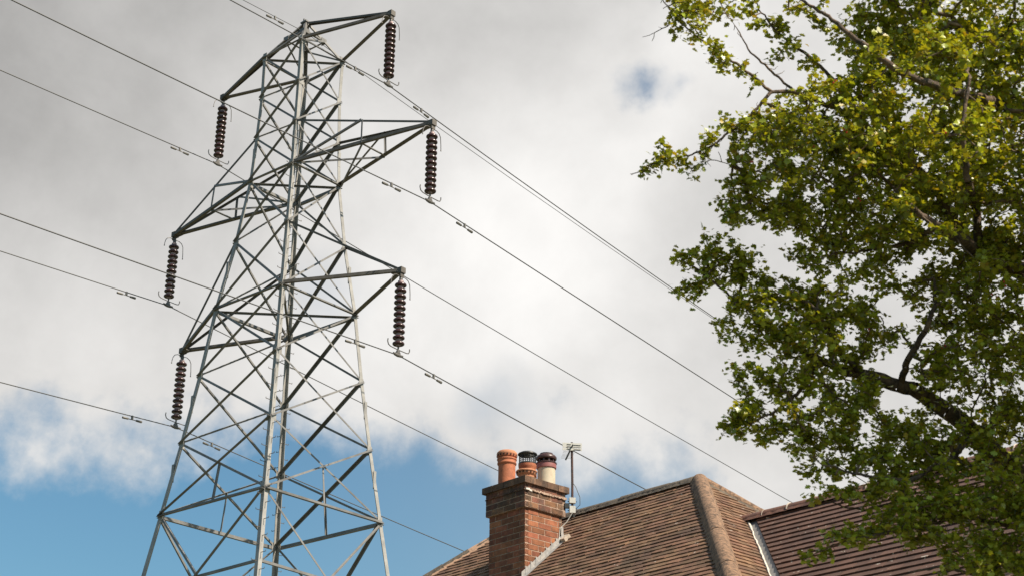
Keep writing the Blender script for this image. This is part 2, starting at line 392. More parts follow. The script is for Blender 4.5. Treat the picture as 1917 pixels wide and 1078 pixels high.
for k in ('TR','TL','MR','ML','LR','LL','E'):
    r = .0085 if k == 'E' else .0135
    ss = [-95, -80, -65, -50, -38, -28, -20, -14, -9, -5, -2, 0, 2, 5, 9, 14, 20, 30, 45, 60, 80, 100, 130, 160]
    m = MB(); m.tube([wire_pt(k, s) for s in ss], r, 6)
    w = m.build('overhead_wire', WIRE, None, True)
    tag(w, WLAB[k], 'wire', 'overhead wires on the pylon')
    for s in ((-DL[k],) if k in DL else ()) + ((DR[k],) if k in DR else ()):
        damper(wire_pt(k, s), wire_pt(k, s+.1)-wire_pt(k, s-.1), w)
    if k == 'E':
        m = MB(); m.tube([(0,0,PK-.02),(0,0,PK-.30)], .014, 6); m.box((0,0,PK-.31), .02, .09, .03); m.build('wire_clamp', FIT, w)

# ------------------------------------------------------------------ house
HX, HY = 16.649, -7.578; HZR = rad(-7.1456)
H = 7.552; TS = .857; AL = math.atan(TS); SA, CA = math.sin(AL), math.cos(AL)
house = empty('brick_house', (HX, HY, 0), HZR)
tag(house, 'brick house with brown tiled hipped roof, red tiled wing and tall brick chimney', 'house')
LR, WD = 3.75, 4.2
T_MAIN = material('brown_roof_tile', (.155,.082,.045), .9, 0, var=.3, dark=(.075,.048,.032), nscale=1.1, lo=.48, hi=.85, bump=.5, bscale=45, island=.24, hue=.008, speck=.10)
T_RED = material('red_roof_tile', (.098,.048,.032), .75, 0, var=.2, dark=(.066,.035,.026), nscale=1.2, lo=.4, hi=.8, bump=.3, bscale=60, island=.2, speck=.20)
T_HIP = material('mortared_hip_tile', (.25,.15,.09), .95, 0, var=.35, dark=(.08,.052,.035), nscale=22, lo=.42, hi=.62, bump=1.0, bscale=50)
T_RIDGE = material('lichen_ridge_tile', (.14,.11,.08), .95, 0, var=.4, dark=(.075,.062,.05), nscale=9, lo=.4, hi=.65, bump=1.0, bscale=40)
T_RR = material('red_ridge_tile', (.19,.085,.055), .85, 0, var=.2, dark=(.10,.055,.045), nscale=6, bump=.5)
MORT = material('mortar', (.50,.42,.34), .95, 0, var=.2, dark=(.34,.28,.22), nscale=10, bump=.5)
LEAD = material('lead_sheet', (.25,.24,.225), .55, .2, var=.2, dark=(.15,.145,.14), nscale=6, bump=.2)
UNDER = material('roof_underlay', (.05,.04,.035), .95)
rng = random.Random(7)
def tiles(name, origin, ex, eu, smin, smax, tmin, tmax, planes, mat, parent, gauge=.10, width=.165, thick=.015, lift=.026, jit=.004, label=None):
    """overlapping tiles on a roof plane. ex along the eave, eu down the slope from the origin, t down-slope distance"""
    o = Vector(origin); ex = Vector(ex); eu = Vector(eu); n = ex.cross(eu)
    if n.z < 0: n = -n
    bm = bmesh.new()
    rows = int((tmax-tmin)/gauge)+1; cols = int((smax-smin)/width)+2
    for r in range(rows):
        t0 = tmin+r*gauge; off = (.5*width if r % 2 else 0)+rng.uniform(-.006,.006)
        for c in range(cols):
            s0 = smin+c*width-off+rng.uniform(-.003,.003); s1 = s0+width-rng.uniform(.003,.007)
            mid = o+ex*((s0+s1)/2)+eu*(t0+gauge/2)
            if any((mid-Vector(p)).dot(Vector(q)) > width for p, q in planes): continue
            tb = t0+gauge+rng.uniform(-jit,jit)*1.2; ta = t0-.03; j = rng.uniform(-jit,jit); k = rng.uniform(-jit,jit)*.7
            cv = .5*jit
            vs = []
            for (s_, kk) in ((s0,k),(s1,-k)):
                vs += [o+ex*s_+eu*ta+n*(.002), o+ex*s_+eu*tb+n*(lift-thick+j+kk), o+ex*s_+eu*tb+n*(lift+j+kk), o+ex*s_+eu*ta+n*(.002+thick*.6)]
            bv = [bm.verts.new(v) for v in vs]
            for f in ((0,3,2,1),(4,5,6,7),(0,1,5,4),(1,2,6,5),(2,3,7,6),(3,0,4,7)): bm.faces.new([bv[i] for i in f])
    for p, q in planes:
        bmesh.ops.bisect_plane(bm, geom=bm.verts[:]+bm.edges[:]+bm.faces[:], plane_co=p, plane_no=q, clear_outer=True)
    bmesh.ops.recalc_face_normals(bm, faces=bm.faces)
    me = bpy.data.meshes.new(name); bm.to_mesh(me); bm.free(); me.materials.append(mat)
    ob = bpy.data.objects.new(name, me); COL.objects.link(ob); ob.parent = parent
    if label: ob['label'] = label
    return ob
roof = MB()
A_ = (0,0,H-.004); B_ = (-LR,0,H-.004); zb = H-WD*TS-.004
roof.add([A_, B_, (-LR-WD,-WD,zb), (WD,-WD,zb), (WD,WD,zb), (-LR-WD,WD,zb)], [(0,1,2,3),(0,3,4),(0,4,5,1),(1,5,2)])
main_roof = roof.build('roof', UNDER, house); main_roof['label'] = 'brown weathered plain tile hipped roof'
TM = WD/CA
i2 = 1/math.sqrt(2)
tiles('tiled_slope', (0,0,H), (1,0,0), (0,-CA,-SA), -LR-WD, WD, 0, TM, [((0,0,0), (i2,i2,0)), ((-LR,0,0), (-i2,i2,0))], T_MAIN, main_roof, gauge=.1)
tiles('tiled_slope', (0,0,H), (0,1,0), (CA,0,-SA), -WD, WD, 0, TM, [((0,0,0), (-i2,-i2,0)), ((0,0,0), (-i2,i2,0))], T_MAIN, main_roof, gauge=.1)
tiles('tiled_slope', (0,0,H), (1,0,0), (0,CA,-SA), -LR-WD, WD, 0, TM, [((0,0,0), (i2,-i2,0)), ((-LR,0,0), (-i2,-i2,0))], T_MAIN, main_roof, gauge=.15)
tiles('tiled_slope', (-LR,0,H), (0,1,0), (-CA,0,-SA), -WD, WD, 0, TM, [((-LR,0,0), (i2,-i2,0)), ((-LR,0,0), (i2,i2,0))], T_MAIN, main_roof, gauge=.15)
def capping(name, p, q, r, pitch, mats, parent, joint=0.004, seg=.4, down=.03, mort=True, jit=.006, ring=False):
    """half round ridge or hip tiles from p to q, one after the other, on a bed of mortar"""
    p = Vector(p); q = Vector(q); d = (q-p); L = d.length; d.normalize()
    side = d.cross(Vector((0,0,1))).normalized(); upv = side.cross(d)
    if upv.z < 0: upv = -upv
    m = MB(); n = max(1, round(L/seg)); sl_ = L/n; K = 12
    for i in range(n):
        a = p+d*(i*sl_+joint*.5); bb = p+d*((i+1)*sl_-joint*.5); jj = rng.uniform(-jit,jit); rr = r*(1+rng.uniform(-.02,.02)); vs = []
        for c, rad_, sh in ((a, rr*1.02, jj), (bb, rr*.985, jj+rng.uniform(-.003,.003))):
            for k in range(K+1):
                th = math.pi*k/K; vs.append(c+side*(math.cos(th)*rad_)+upv*(math.sin(th)*rad_*pitch+sh-down))
            for k in range(K+1):
                th = math.pi*(K-k)/K; vs.append(c+side*(math.cos(th)*(rad_-.016))+upv*(math.sin(th)*(rad_-.016)*pitch+sh-down))
        N = 2*(K+1); fs = [(k,(k+1)%N,(k+1)%N+N,k+N) for k in range(N)]+[(k,k+1,N-2-k,N-1-k) for k in range(K)]+[(N+k,N+k+1,2*N-2-k,2*N-1-k) for k in range(K)]
        m.add(vs, fs, 0)
    if ring:
        for i in range(n):
            c = p+d*(i*sl_+.004); m.tube([c+side*(math.cos(math.pi*k/12)*r*1.0)+upv*(math.sin(math.pi*k/12)*r*pitch-down) for k in range(13)], .009+rng.uniform(-.003,.003), 5, 1)
    if mort:
        K2 = 8; vs = []
        nn = int(L/.04)
        for i in range(nn+1):
            c = p+d*(L*i/nn); rr = r*(.965+rng.uniform(-.02,.02))
            for k in range(K2+1):
                th = math.pi*k/K2; vs.append(c+side*(math.cos(th)*(rr+(.022+rng.uniform(-.004,.012) if k in (0,K2) else 0)))+upv*(math.sin(th)*rr*pitch-down-(.02 if k in (0,K2) else 0)))
        m.add(vs, [(i*(K2+1)+k, i*(K2+1)+k+1, (i+1)*(K2+1)+k+1, (i+1)*(K2+1)+k) for i in range(nn) for k in range(K2)], 0 if ring else 1)
    return m.build(name, mats, parent, True)
capping('ridge_cap', (-LR,0,H), (-.05,0,H), .105, .85, [T_RIDGE, T_RIDGE], main_roof, down=.03, jit=.008)
hb = Vector((WD,-WD,H-WD*TS))
capping('hip_cap', (0,0,H), hb, .098, 1.0, [T_HIP, T_HIP], main_roof, joint=.008, seg=.42, down=.018, jit=.005)
capping('hip_cap', (0,0,H), (WD,WD,hb.z), .10, .9, [T_HIP, T_RIDGE], main_roof, down=.03)
capping('hip_cap', (-LR,0,H), (-LR-WD,-WD,hb.z), .10, .9, [T_RIDGE, material('orange_mortar', (.42,.26,.17), .95, 0, var=.2, bump=.5)], main_roof, down=.03)
capping('hip_cap', (-LR,0,H), (-LR-WD,WD,hb.z), .10, .9, [T_RIDGE, MORT], main_roof, down=.03)
m = MB(); m.lathe([(.0,.10),(.05,.09),(.085,.05),(.10,0),(.10,-.06)], (0,0,H-.04), 14); m.build('apex_cap', T_HIP, main_roof, True)

# red tiled wing: lower ridge running on in the same direction, meeting the hip end in a valley
WX, WY, WZ = .879, -.232, 6.80; WLEN, WW = 9.0, 3.4
wing = MB(); ze = WZ-WW*TS
# ridge start lies on the hip end plane z = H - TS*x
vx = WX+ (WW)                                     # valley foot
wing.add([(WX,WY,WZ-.004),(WX+WLEN,WY,WZ-.004),(WX+WLEN,WY-WW,ze-.004),(vx,WY-WW,ze-.004),(WX+WLEN,WY+WW,ze-.004),(vx,WY+WW,ze-.004)], [(0,1,2,3),(0,5,4,1)])
wroof = wing.build('roof', UNDER, house); wroof['label'] = 'red brown tiled roof of the lower wing'
vd = Vector((1,-1,-TS)).normalized()
off = .13
tiles('tiled_slope', (WX,WY,WZ), (1,0,0), (0,-CA,-SA), -.2, WLEN, 0, WW/CA, [((WX+off,WY,0), (-i2,-i2,0)), ((WX+WLEN-.02,0,0), (1,0,0))], T_RED, wroof, gauge=.125, lift=.034, thick=.018, jit=.0012, width=.165)
tiles('tiled_slope', (WX,WY,WZ), (1,0,0), (0,CA,-SA), -.2, WLEN, 0, WW/CA, [((WX,WY,0), (-i2,i2,0)), ((WX+WLEN-.02,0,0), (1,0,0))], T_RED, wroof, gauge=.125, lift=.034, thick=.018, jit=.0012, width=.165)
capping('ridge_cap', (WX-.05,WY,WZ), (WX+WLEN,WY,WZ), .11, .8, [T_RR, MORT], wroof, joint=.012, seg=.36, down=.02, jit=.002, ring=True)
# valley: lead strip with a mortar fillet on the hip-end side
m = MB(); p0 = Vector((WX,WY,WZ)); p1 = Vector((WX+WW,WY-WW,ze)); nw = Vector((0,-SA,CA)); nh = Vector((SA,0,CA))
m.add([p0+nw*.006, p1+nw*.006, p1+Vector((.17,0,0))+nw*.006, p0+Vector((.17,0,0))+nw*.006], [(0,1,2,3)])
m.add([p0+nh*.028, p1+nh*.028, p1+Vector((0,.0,0))+nh*.0+nw*.006, p0+nw*.006], [(0,1,2,3)])
m.build('valley_lead', LEAD, wroof)
m = MB(); dd = (p1-p0)
pts = [p0+dd*(i/60)+nh*(.028+rng.uniform(-.004,.004))+Vector((rng.uniform(-.006,.006),0,0)) for i in range(61)]
m.tube(pts, [.013+rng.uniform(-.004,.005) for _ in pts], 6); m.build('valley_mortar', material('pale_mortar', (.62,.55,.46), .95, 0, var=.2, bump=.5), wroof, True)

# walls, gutter (below the frame)
BRK = material('wall_brick', (.24,.09,.055), .9, 0, var=.3, dark=(.15,.06,.045), nscale=5, bump=.5)
ze_m = H-WD*TS
m = MB(); m.span(-LR-WD+.35, WD-.35, -WD+.35, WD-.35, 0, ze_m-.06); m.build('wall', BRK, house)
m = MB(); m.span(WD-.35, WX+WLEN-.3, WY-WW+.35, WY+WW-.35, 0, ze-.1)
m.add([(WX+WLEN-.3,WY-WW+.35,ze-.1),(WX+WLEN-.3,WY+WW-.35,ze-.1),(WX+WLEN-.3,WY,WZ-.3),(WX+WLEN-.6,WY-WW+.35,ze-.1),(WX+WLEN-.6,WY+WW-.35,ze-.1),(WX+WLEN-.6,WY,WZ-.3)], [(0,1,2),(3,5,4),(0,3,4,1),(1,4,5,2),(0,2,5,3)])
m.build('wall', BRK, house)
GUT = material('white_gutter', (.7,.7,.68), .5)
m = MB(); m.tube([(-LR-WD-.03,-WD-.05,ze_m-.05),(WD+.03,-WD-.05,ze_m-.05)], .055, 10); m.span(-LR-WD+.02, WD-.02, -WD+.02, -WD+.045, ze_m-.2, ze_m-.03); m.build('gutter', GUT, house)
GL = material('window_glass', (.03,.035,.04), .08)
for wx in (-6.2,-3.0,-.4,2.4):
    for z0, hh in ((.9,1.25),):
        m = MB(); y = -WD+.35
        for (a,b2,c2,d2) in ((-.65,-.58,0,hh),(.58,.65,0,hh),(-.58,.58,0,.07),(-.58,.58,hh-.07,hh),(-.03,.03,.07,hh-.07)):
            m.span(wx+a, wx+b2, y-.03, y+.03, z0+c2, z0+d2)
        wf = m.build('window', GUT, house); m = MB(); m.span(wx-.58, wx+.58, y-.008, y+.004, z0+.07, z0+hh-.07); m.build('pane', GL, wf)

# ------------------------------------------------------------------ chimney
CX1, CY0, CZ = -1.633, -1.418, 7.672             # near corner of the cap
CXW, CYW = .805, .775
chim = empty('chimney', (CX1-CXW/2, CY0+CYW/2, 6.2)); chim.parent = house; chim['label'] = 'square red brick chimney stack with stepped lead flashing'
def cz(z): return z-6.2
BR = material('chimney_brick', (.245,.088,.042), .92, 0, var=.28, dark=(.12,.047,.028), nscale=4.5, lo=.42, hi=.72, bump=.5, bscale=55, island=.26, hue=.006)
BRT = material('sooty_brick', (.19,.082,.045), .94, 0, var=.3, dark=(.08,.048,.032), nscale=5, lo=.38, hi=.66, bump=.7, bscale=55, island=.3, hue=.012)
CAPM = material('weathered_cap_brick', (.165,.092,.055), .94, 0, var=.3, dark=(.075,.05,.035), nscale=7, lo=.4, hi=.65, bump=.8, bscale=50, island=.25)
def brick_band(m, hx, hy, z0, nrow, mi, course=.075, bl=.2235, gap=.0115, proud=.004, start=0, jit=.002, full=False):
    for r in range(nrow):
        za = z0+r*course+gap/2; zb_ = z0+(r+1)*course-gap/2
        odd = (r+start) % 2
        for ax_ in range(4):                     # the four faces, each brick a box whose outer face is proud of the joints
            W_ = hx if ax_ % 2 == 0 else hy; dpt = hy if ax_ % 2 == 0 else hx; own = (ax_ % 2 == 0) ^ bool(odd)
            edges = []; x = -W_
            # queen-closer like rhythm: half brick at alternate corners
            first = .5*bl if own else bl
            x0 = -W_; lens = [first]
            while x0+sum(lens) < W_-.02: lens.append(bl)
            for L in lens:
                x1 = min(x0+L, W_)
                if W_-x1 < .05: x1 = W_
                if x1-x0 > .02:
                    a, b2 = x0+(0 if x0 <= -W_+1e-6 else gap/2), x1-(0 if x1 >= W_-1e-6 else gap/2)
                    pr = proud+rng.uniform(-jit,jit); dz = rng.uniform(-.0015,.0015); th = .05
                    if ax_ == 0: m.span(a-(pr if a <= -W_ else 0)*0, b2, -dpt-pr, -dpt+th, za+dz, zb_+dz, mi)
                    if ax_ == 1: m.span(dpt-th, dpt+pr, a+.0505 if a <= -W_+1e-6 else a, b2-.0505 if b2 >= W_-1e-6 else b2, za+dz, zb_+dz, mi)
                    if ax_ == 2: m.span(a, b2, dpt-th, dpt+pr, za+dz, zb_+dz, mi)
                    if ax_ == 3: m.span(-dpt-pr, -dpt+th, a+.0505 if a <= -W_+1e-6 else a, b2-.0505 if b2 >= W_-1e-6 else b2, za+dz, zb_+dz, mi)
                x0 = x1
hx, hy = CXW/2, CYW/2
m = MB()
ins = (.0, .038, .072)
capz = .085
z_cap0 = CZ-capz
# core of joints
def core(h1, h2, z0, z1, mi): m.span(-h1+.0, h1-.0, -h2, h2, z0, z1, mi)
core(hx-ins[1], hy-ins[1], cz(z_cap0-.30), cz(z_cap0), 3)
core(hx-ins[2], hy-ins[2], cz(4.2), cz(z_cap0-.30), 3)
brick_band(m, hx-ins[1], hy-ins[1], cz(z_cap0-.075*4), 4, 1, start=0)
nsh = 34
brick_band(m, hx-ins[2], hy-ins[2], cz(z_cap0-.075*4-.075*nsh), nsh, 0, start=1)
# projecting mortar fillet between the second and third course, now crumbling
for side_ in range(2):
    for i in range(26):
        t = -1+2*(i+.5)/26; j = rng.uniform(.006,.022); zz = cz(z_cap0-.075*1.0)+rng.uniform(-.006,.006)
        if side_ == 0: m.box((hx-ins[1]+.006, t*(hy-ins[1]), zz), j, .0168, .008+rng.uniform(0,.006), 3 if i > 3 else 4)
        else: m.box((t*(hx-ins[1]), -hy+ins[1]-.006, zz), .0166, j*.7, .008, 1)
# cap of bricks on edge with flaunching of mortar
nb = 4
for ax_ in range(4):
    W_, dp = (hx, hy) if ax_ % 2 == 0 else (hy, hx)
    for i in range(nb):
        a = -W_+2*W_*i/nb+(.003 if i else 0); b2 = -W_+2*W_*(i+1)/nb-(.003 if i < nb-1 else 0); jj = rng.uniform(-.004,.004); dz = rng.uniform(-.004,.004)
        if ax_ in (1,3): a, b2 = max(a, -W_+.1005), min(b2, W_-.1005)
        x = (a, b2, -dp-jj, -dp+.1, cz(z_cap0), cz(CZ)+dz)
        if ax_ == 0: m.span(*x, 2)
        if ax_ == 2: m.span(a, b2, dp-.1, dp+jj, cz(z_cap0), cz(CZ)+dz, 2)
        if ax_ == 1: m.span(dp-.1, dp+jj, a, b2, cz(z_cap0), cz(CZ)+dz, 2)
        if ax_ == 3: m.span(-dp-jj, -dp+.1, a, b2, cz(z_cap0), cz(CZ)+dz, 2)
m.add([(-hx+.1,-hy+.1,cz(CZ-.01)),(hx-.1,-hy+.1,cz(CZ-.01)),(hx-.1,hy-.1,cz(CZ-.01)),(-hx+.1,hy-.1,cz(CZ-.01)),(-.1,-.1,cz(CZ)+.03),(.1,-.1,cz(CZ)+.03),(.1,.1,cz(CZ)+.03),(-.1,.1,cz(CZ)+.03)],
      [(0,1,5,4),(1,2,6,5),(2,3,7,6),(3,0,4,7),(4,5,6,7)], 3)
MJ = material('brick_joint', (.44,.31,.23), .95, 0, var=.25, dark=(.24,.17,.125), nscale=6, bump=.4)
LICH = material('white_lichen', (.6,.56,.5), .95, 0, var=.2)
m.build('brick_stack', [BR, BRT, CAPM, MJ, LICH], chim)
# stepped flashing up the right face and apron at the front
def roofz(y): return H+TS*y                       # front slope, y<0
m = MB(); xf = hx-ins[2]+.012; yc = CY0+CYW/2
ya, yb = CY0+ins[2]-.01, CY0+CYW-ins[2]+.004
ncs = 0; z = z_cap0-.3
zs = []
while z > roofz(ya): zs.append(z); z -= .075
zs.append(z)
low = [];  prof = []
y = ya; top = []
ztop = min([q for q in zs if q > roofz(ya)+.13])
y = ya
pts = [(ya, roofz(ya)-.05)]
while y < yb-.005:
    yn = min(y+.075/TS, yb)
    pts.append((y, ztop+.004)); pts.append((yn, ztop-.030)); y = yn; ztop += .075
pts[-1] = (yb, pts[-1][1]+.12); pts[-2] = (pts[-2][0], pts[-2][1]+.09)
pts.append((yb, roofz(yb)-.05))
n = len(pts)
for i in range(1, n-2, 2):
    (y0, z0), (y1, z1) = pts[i], pts[i+1]
    jx = rng.uniform(0,.006); q = [(y0, roofz(y0)-.05), (y1+.006, roofz(y1)-.05), (y1+.006, z1), (y0, z0)]
    vs = [(xf+jx+a, yy-yc, cz(zz)) for a in (0,.004) for yy, zz in q]
    m.add(vs, [(0,1,2,3),(4,7,6,5),(0,4,5,1),(1,5,6,2),(2,6,7,3),(3,7,4,0)])
# soaker skirt lying on the tiles
v0 = Vector((xf+.004, ya-.06-yc, cz(roofz(ya-.06))+.045)); v1 = Vector((xf+.004, yb+.02-yc, cz(roofz(yb+.02))+.045))
m.add([v0, v1, v1+Vector((.055,0,-.012)), v0+Vector((.055,0,-.012)), v0+Vector((0,0,.07)), v1+Vector((0,0,.07))], [(0,1,2,3),(0,4,5,1)])
m.span(-hx+ins[2]-.02, hx-ins[2]+.02, -hy+ins[2]-.014, -hy+ins[2]-.010, cz(roofz(CY0+ins[2])-.05), cz(roofz(CY0+ins[2])+.0))
m.build('lead_flashing', material('pale_lead', (.32,.30,.28), .7, .05, var=.25, dark=(.25,.245,.24), nscale=9, bump=.4, bscale=30), chim)
m = MB(); m.box((xf+.03, yb-yc+.01, cz(roofz(yb))+.05), .055, .06, .035, 0, (Vector((1,0,0)), Vector((0,CA,SA)), Vector((0,-SA,CA)))); m.build('mortar_lump', MORT, chim)

# pots
TERR = material('terracotta', (.44,.145,.066), .8, 0, var=.2, dark=(.30,.105,.055), nscale=6, bump=.2)
TERL = material('pale_terracotta', (.44,.185,.09), .8, 0, var=.15, dark=(.40,.17,.09), nscale=6, bump=.2)
CREAM = material('cream_clay', (.52,.45,.33), .7, 0, var=.12, dark=(.42,.34,.24), nscale=4)
MAUVE = material('mauve_glaze', (.26,.095,.085), .45, 0, var=.15)
DKB = material('dark_brown_glaze', (.055,.026,.024), .35, 0, var=.2)
BLK = material('black_wire', (.02,.022,.02), .45)
HOLE = material('shaded_hole', (.012,.008,.006), 1.0)  # near-black colour stands in for the shade inside openings
def pot(name, x, y, label):
    e = empty(name, (x, y, cz(CZ)-.02)); e.parent = chim; e['label'] = label; return e
def potmesh(parts, x, y, label, name='chimney_pot', extra=None, hs=1.0):
    m = MB()
    for prof, mi in parts: m.lathe([(r_*1.07, z_*hs) for r_, z_ in prof], (x, y, cz(CZ)-.02), 30, mi)
    if extra: extra(m, Vector((x, y, cz(CZ)-.02)))
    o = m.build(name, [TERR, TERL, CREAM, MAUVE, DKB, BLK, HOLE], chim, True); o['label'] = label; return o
def holes(m, c, r, z, n, w, h, ph=0):
    for k in range(n):
        th = 2*math.pi*k/n+ph; d = Vector((math.cos(th), math.sin(th), 0)); s_ = Vector((-d.y, d.x, 0))
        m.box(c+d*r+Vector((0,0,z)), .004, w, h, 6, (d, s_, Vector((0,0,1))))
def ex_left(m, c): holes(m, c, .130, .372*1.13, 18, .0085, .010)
potmesh([([(.104,0),(.103,.24),(.104,.262),(.113,.270),(.118,.283),(.112,.296),(.112,.315),(.120,.325),(.120,.338),(.108,.345),(.106,.352),(.118,.356),(.123,.372),(.124,.392),(.120,.408),(.104,.424),(.085,.428),(.085,.30)],0),
         ([(.1245,.384),(.1255,.396),(.121,.410),(.104,.4265),(.084,.430)],1)], -.12, -.22, 'orange terracotta pot with a ring of small holes', extra=ex_left, hs=1.13)
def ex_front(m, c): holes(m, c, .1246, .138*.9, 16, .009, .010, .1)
potmesh([([(.095,0),(.095,.10),(.110,.118),(.116,.13),(.117,.15),(.126,.155),(.128,.168),(.118,.182),(.09,.186),(.085,.1)],1)], .20, -.175, 'short orange terracotta pot at the near corner', extra=ex_front, hs=.9)
potmesh([([(.095,0),(.095,.20),(.112,.215),(.112,.24),(.098,.25),(.098,.31),(.108,.325),(.112,.345),(.112,.37),(.09,.375),(.085,.25)],0)], -.17, .19, 'terracotta pot under a black wire cage', hs=1.12)
potmesh([([(.107,0),(.107,.275),(.107,.30)],2),([(.110,.27),(.119,.275),(.121,.30),(.119,.335),(.108,.345)],3),([(.119,.333),(.126,.336),(.127,.348),(.116,.356),(.100,.36)],4)], .185, .19, 'cream pot with a mauve band and dark brown louvred cap')
def cowl(x, y):
    m = MB(); c = Vector((x, y, cz(CZ)+.025))
    m.lathe([(.113,.362),(.121,.366),(.121,.382),(.113,.386)], c, 26)
    for k in range(26):
        th = 2*math.pi*k/26; d = Vector((math.cos(th), math.sin(th), 0)); m.tube([c+d*.108+Vector((0,0,.37)), c+d*.108+Vector((0,0,.50))], .0028 if k % 4 else .006, 5)
    for z in (.41,.44,.47): m.tube([c+Vector((math.cos(2*math.pi*k/26)*.108, math.sin(2*math.pi*k/26)*.108, z)) for k in range(27)], .0025, 4, 0, False)
    m.lathe([(0,.545),(.05,.542),(.095,.532),(.125,.515),(.130,.502),(.122,.496),(.07,.503),(0,.506)], c, 28)
    o = m.build('cowl', BLK, chim, True); o['label'] = 'black wire cage cowl with a domed lid'
cowl(-.17, .19)
def cap2(x, y):
    m = MB(); c = Vector((x, y, cz(CZ)-.02))
    for k in range(10):
        th = 2*math.pi*(k+.3)/10; d = Vector((math.cos(th), math.sin(th), 0)); s_ = Vector((-d.y, d.x, 0))
        m.box(c+d*.103+Vector((0,0,.38)), .010, .010, .035, 0, (d, s_, Vector((0,0,1))))
    m.lathe([(.0,.405),(.095,.398),(.128,.392),(.135,.405),(.134,.425),(.118,.446),(.092,.458),(.085,.462),(.085,.476),(.06,.484),(0,.487)], c, 28)
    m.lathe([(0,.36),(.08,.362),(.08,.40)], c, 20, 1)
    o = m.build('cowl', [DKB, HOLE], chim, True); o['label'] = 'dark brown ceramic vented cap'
cap2(.185, .19)

# tv aerial, clamped to the far right corner of the chimney
Rz = Matrix.Rotation(HZR, 4, 'Z')
def hw(x, y, z): return (Rz @ Vector((x, y, 0)))+Vector((HX, HY, z))
mx, my = CX1+.02, CY0+CYW+.03
aer = empty('tv_aerial', hw(mx, my, 7.28)); tag(aer, 'small television aerial on a thin rusty mast clamped behind the chimney corner', 'aerial')
RUST = material('rusty_mast', (.09,.045,.035), .8, .2, var=.3, dark=(.04,.03,.03), nscale=20)
ALU = material('dull_aluminium', (.16,.155,.15), .5, .4)
WPL = material('aged_white_plastic', (.50,.49,.45), .6, 0, var=.15, dark=(.45,.44,.40), nscale=20)
m = MB(); m.tube([(0,0,0),(.004,0,.5),(0,0,1.0)], .0155, 8); mast = m.build('mast', RUST, aer, True)
AZ = Vector((math.sin(YAW), math.cos(YAW), 0)); AR = Vector((math.cos(YAW), -math.sin(YAW), 0)); UPZ = Vector((0,0,1))
bd = (AZ*.97-AR*.12).normalized(); bs = bd.cross(UPZ).normalized()
top = Vector((0,0,.93))
m = MB(); m.tube([top-bd*.08+Vector((0,0,.01)), top+bd*.50], .011, 6); m.box(top, .03,.022,.03,0,(bd,bs,UPZ)); m.build('boom', BLK, aer)
for i in range(7):
    m = MB(); c = top+bd*(.14+i*.056)+Vector((0,0,.012)); L = .085-.003*i; m.tube([c-bs*L, c+bs*L], .0022, 5); m.build('director_rod', ALU, aer)
m = MB(); rc = top-bd*.03+Vector((0,0,.0))
for (z0, z1) in ((-.008,.052),(-.048,-.016)):
    m.box(rc+Vector((0,0,(z0+z1)/2)), .004, .125, (z1-z0)/2, 0, (bd,bs,UPZ))
for z in (.03,.0,-.03): m.tube([rc-bs*.07-bd*.008+Vector((0,0,z)), rc-bs*.015-bd*.008+Vector((0,0,z))], .003, 5, 1); m.tube([rc+bs*.02-bd*.008+Vector((0,0,z-.006)), rc+bs*.11-bd*.008+Vector((0,0,z-.006))], .003, 5, 1)
m.build('reflector', [WPL, BLK], aer)
m = MB(); m.box((0,0,.22), .04,.03,.035,0,(bs,bd,UPZ)); m.box((0,0,.10), .038,.03,.045,0,(bs,bd,UPZ)); m.box((.01,0,.02), .018,.02,.02,1)
m.tube([bs*-.06+Vector((0,0,.21)), bs*.06+Vector((0,0,.21))], .006, 5, 1); m.tube([bs*-.06+Vector((0,0,.09)), bs*.065+Vector((0,0,.09))], .006, 5, 1)
m.box(bs*-.07+Vector((0,0,.15)), .03, .02, .03, 1, (bs,bd,UPZ))
m.build('bracket', [WPL, BLK], aer)
m = MB()
cp = [Vector((0,0,.46))+bs*.01, bs*.05+Vector((0,0,.40)), bs*.10+Vector((0,0,.27)), bs*.10+Vector((0,0,.17)), bs*.05+Vector((0,0,.12)), bs*.02+Vector((0,0,.12))]
m.tube(cp, .0045, 5, 0)
def hl(x, y, z): return hw(x, y, z)-hw(mx, my, 7.28)
xr = CX1-ins[2]+.012
m.tube([Vector((0,0,.06))-bd*.03, hl(CX1-.02, my-.06, 7.22), hl(xr+.0, my-.14, 7.13), hl(xr, my-.16, 7.0), hl(xr, my-.15, 6.87), hl(xr+.02, my-.11, 6.80), hl(xr+.03, my-.10, 6.75)], .006, 5, 1)
m.build('cable', [BLK, WPL], aer, True)
m = MB(); q = Vector((-.62,.13,H+.035)); m.span(q.x-.07, q.x+.01, q.y-.04, q.y+.04, H-.12, H+.09); m.span(q.x+.03, q.x+.05, q.y-.01, q.y+.01, H-.12, H+.13, 1)
q = hw(-1.72, .16, H)
m = MB(); rp = empty('ridge_vent', (-1.72, .17, H-.2)); rp.parent = house
m.span(-.10,.0,-.05,.05,0,.262); m.build('vent_box', WPL, rp); m = MB(); m.span(.05,.075,-.015,.015,0,.30); m.build('vent_stub', BLK, rp)

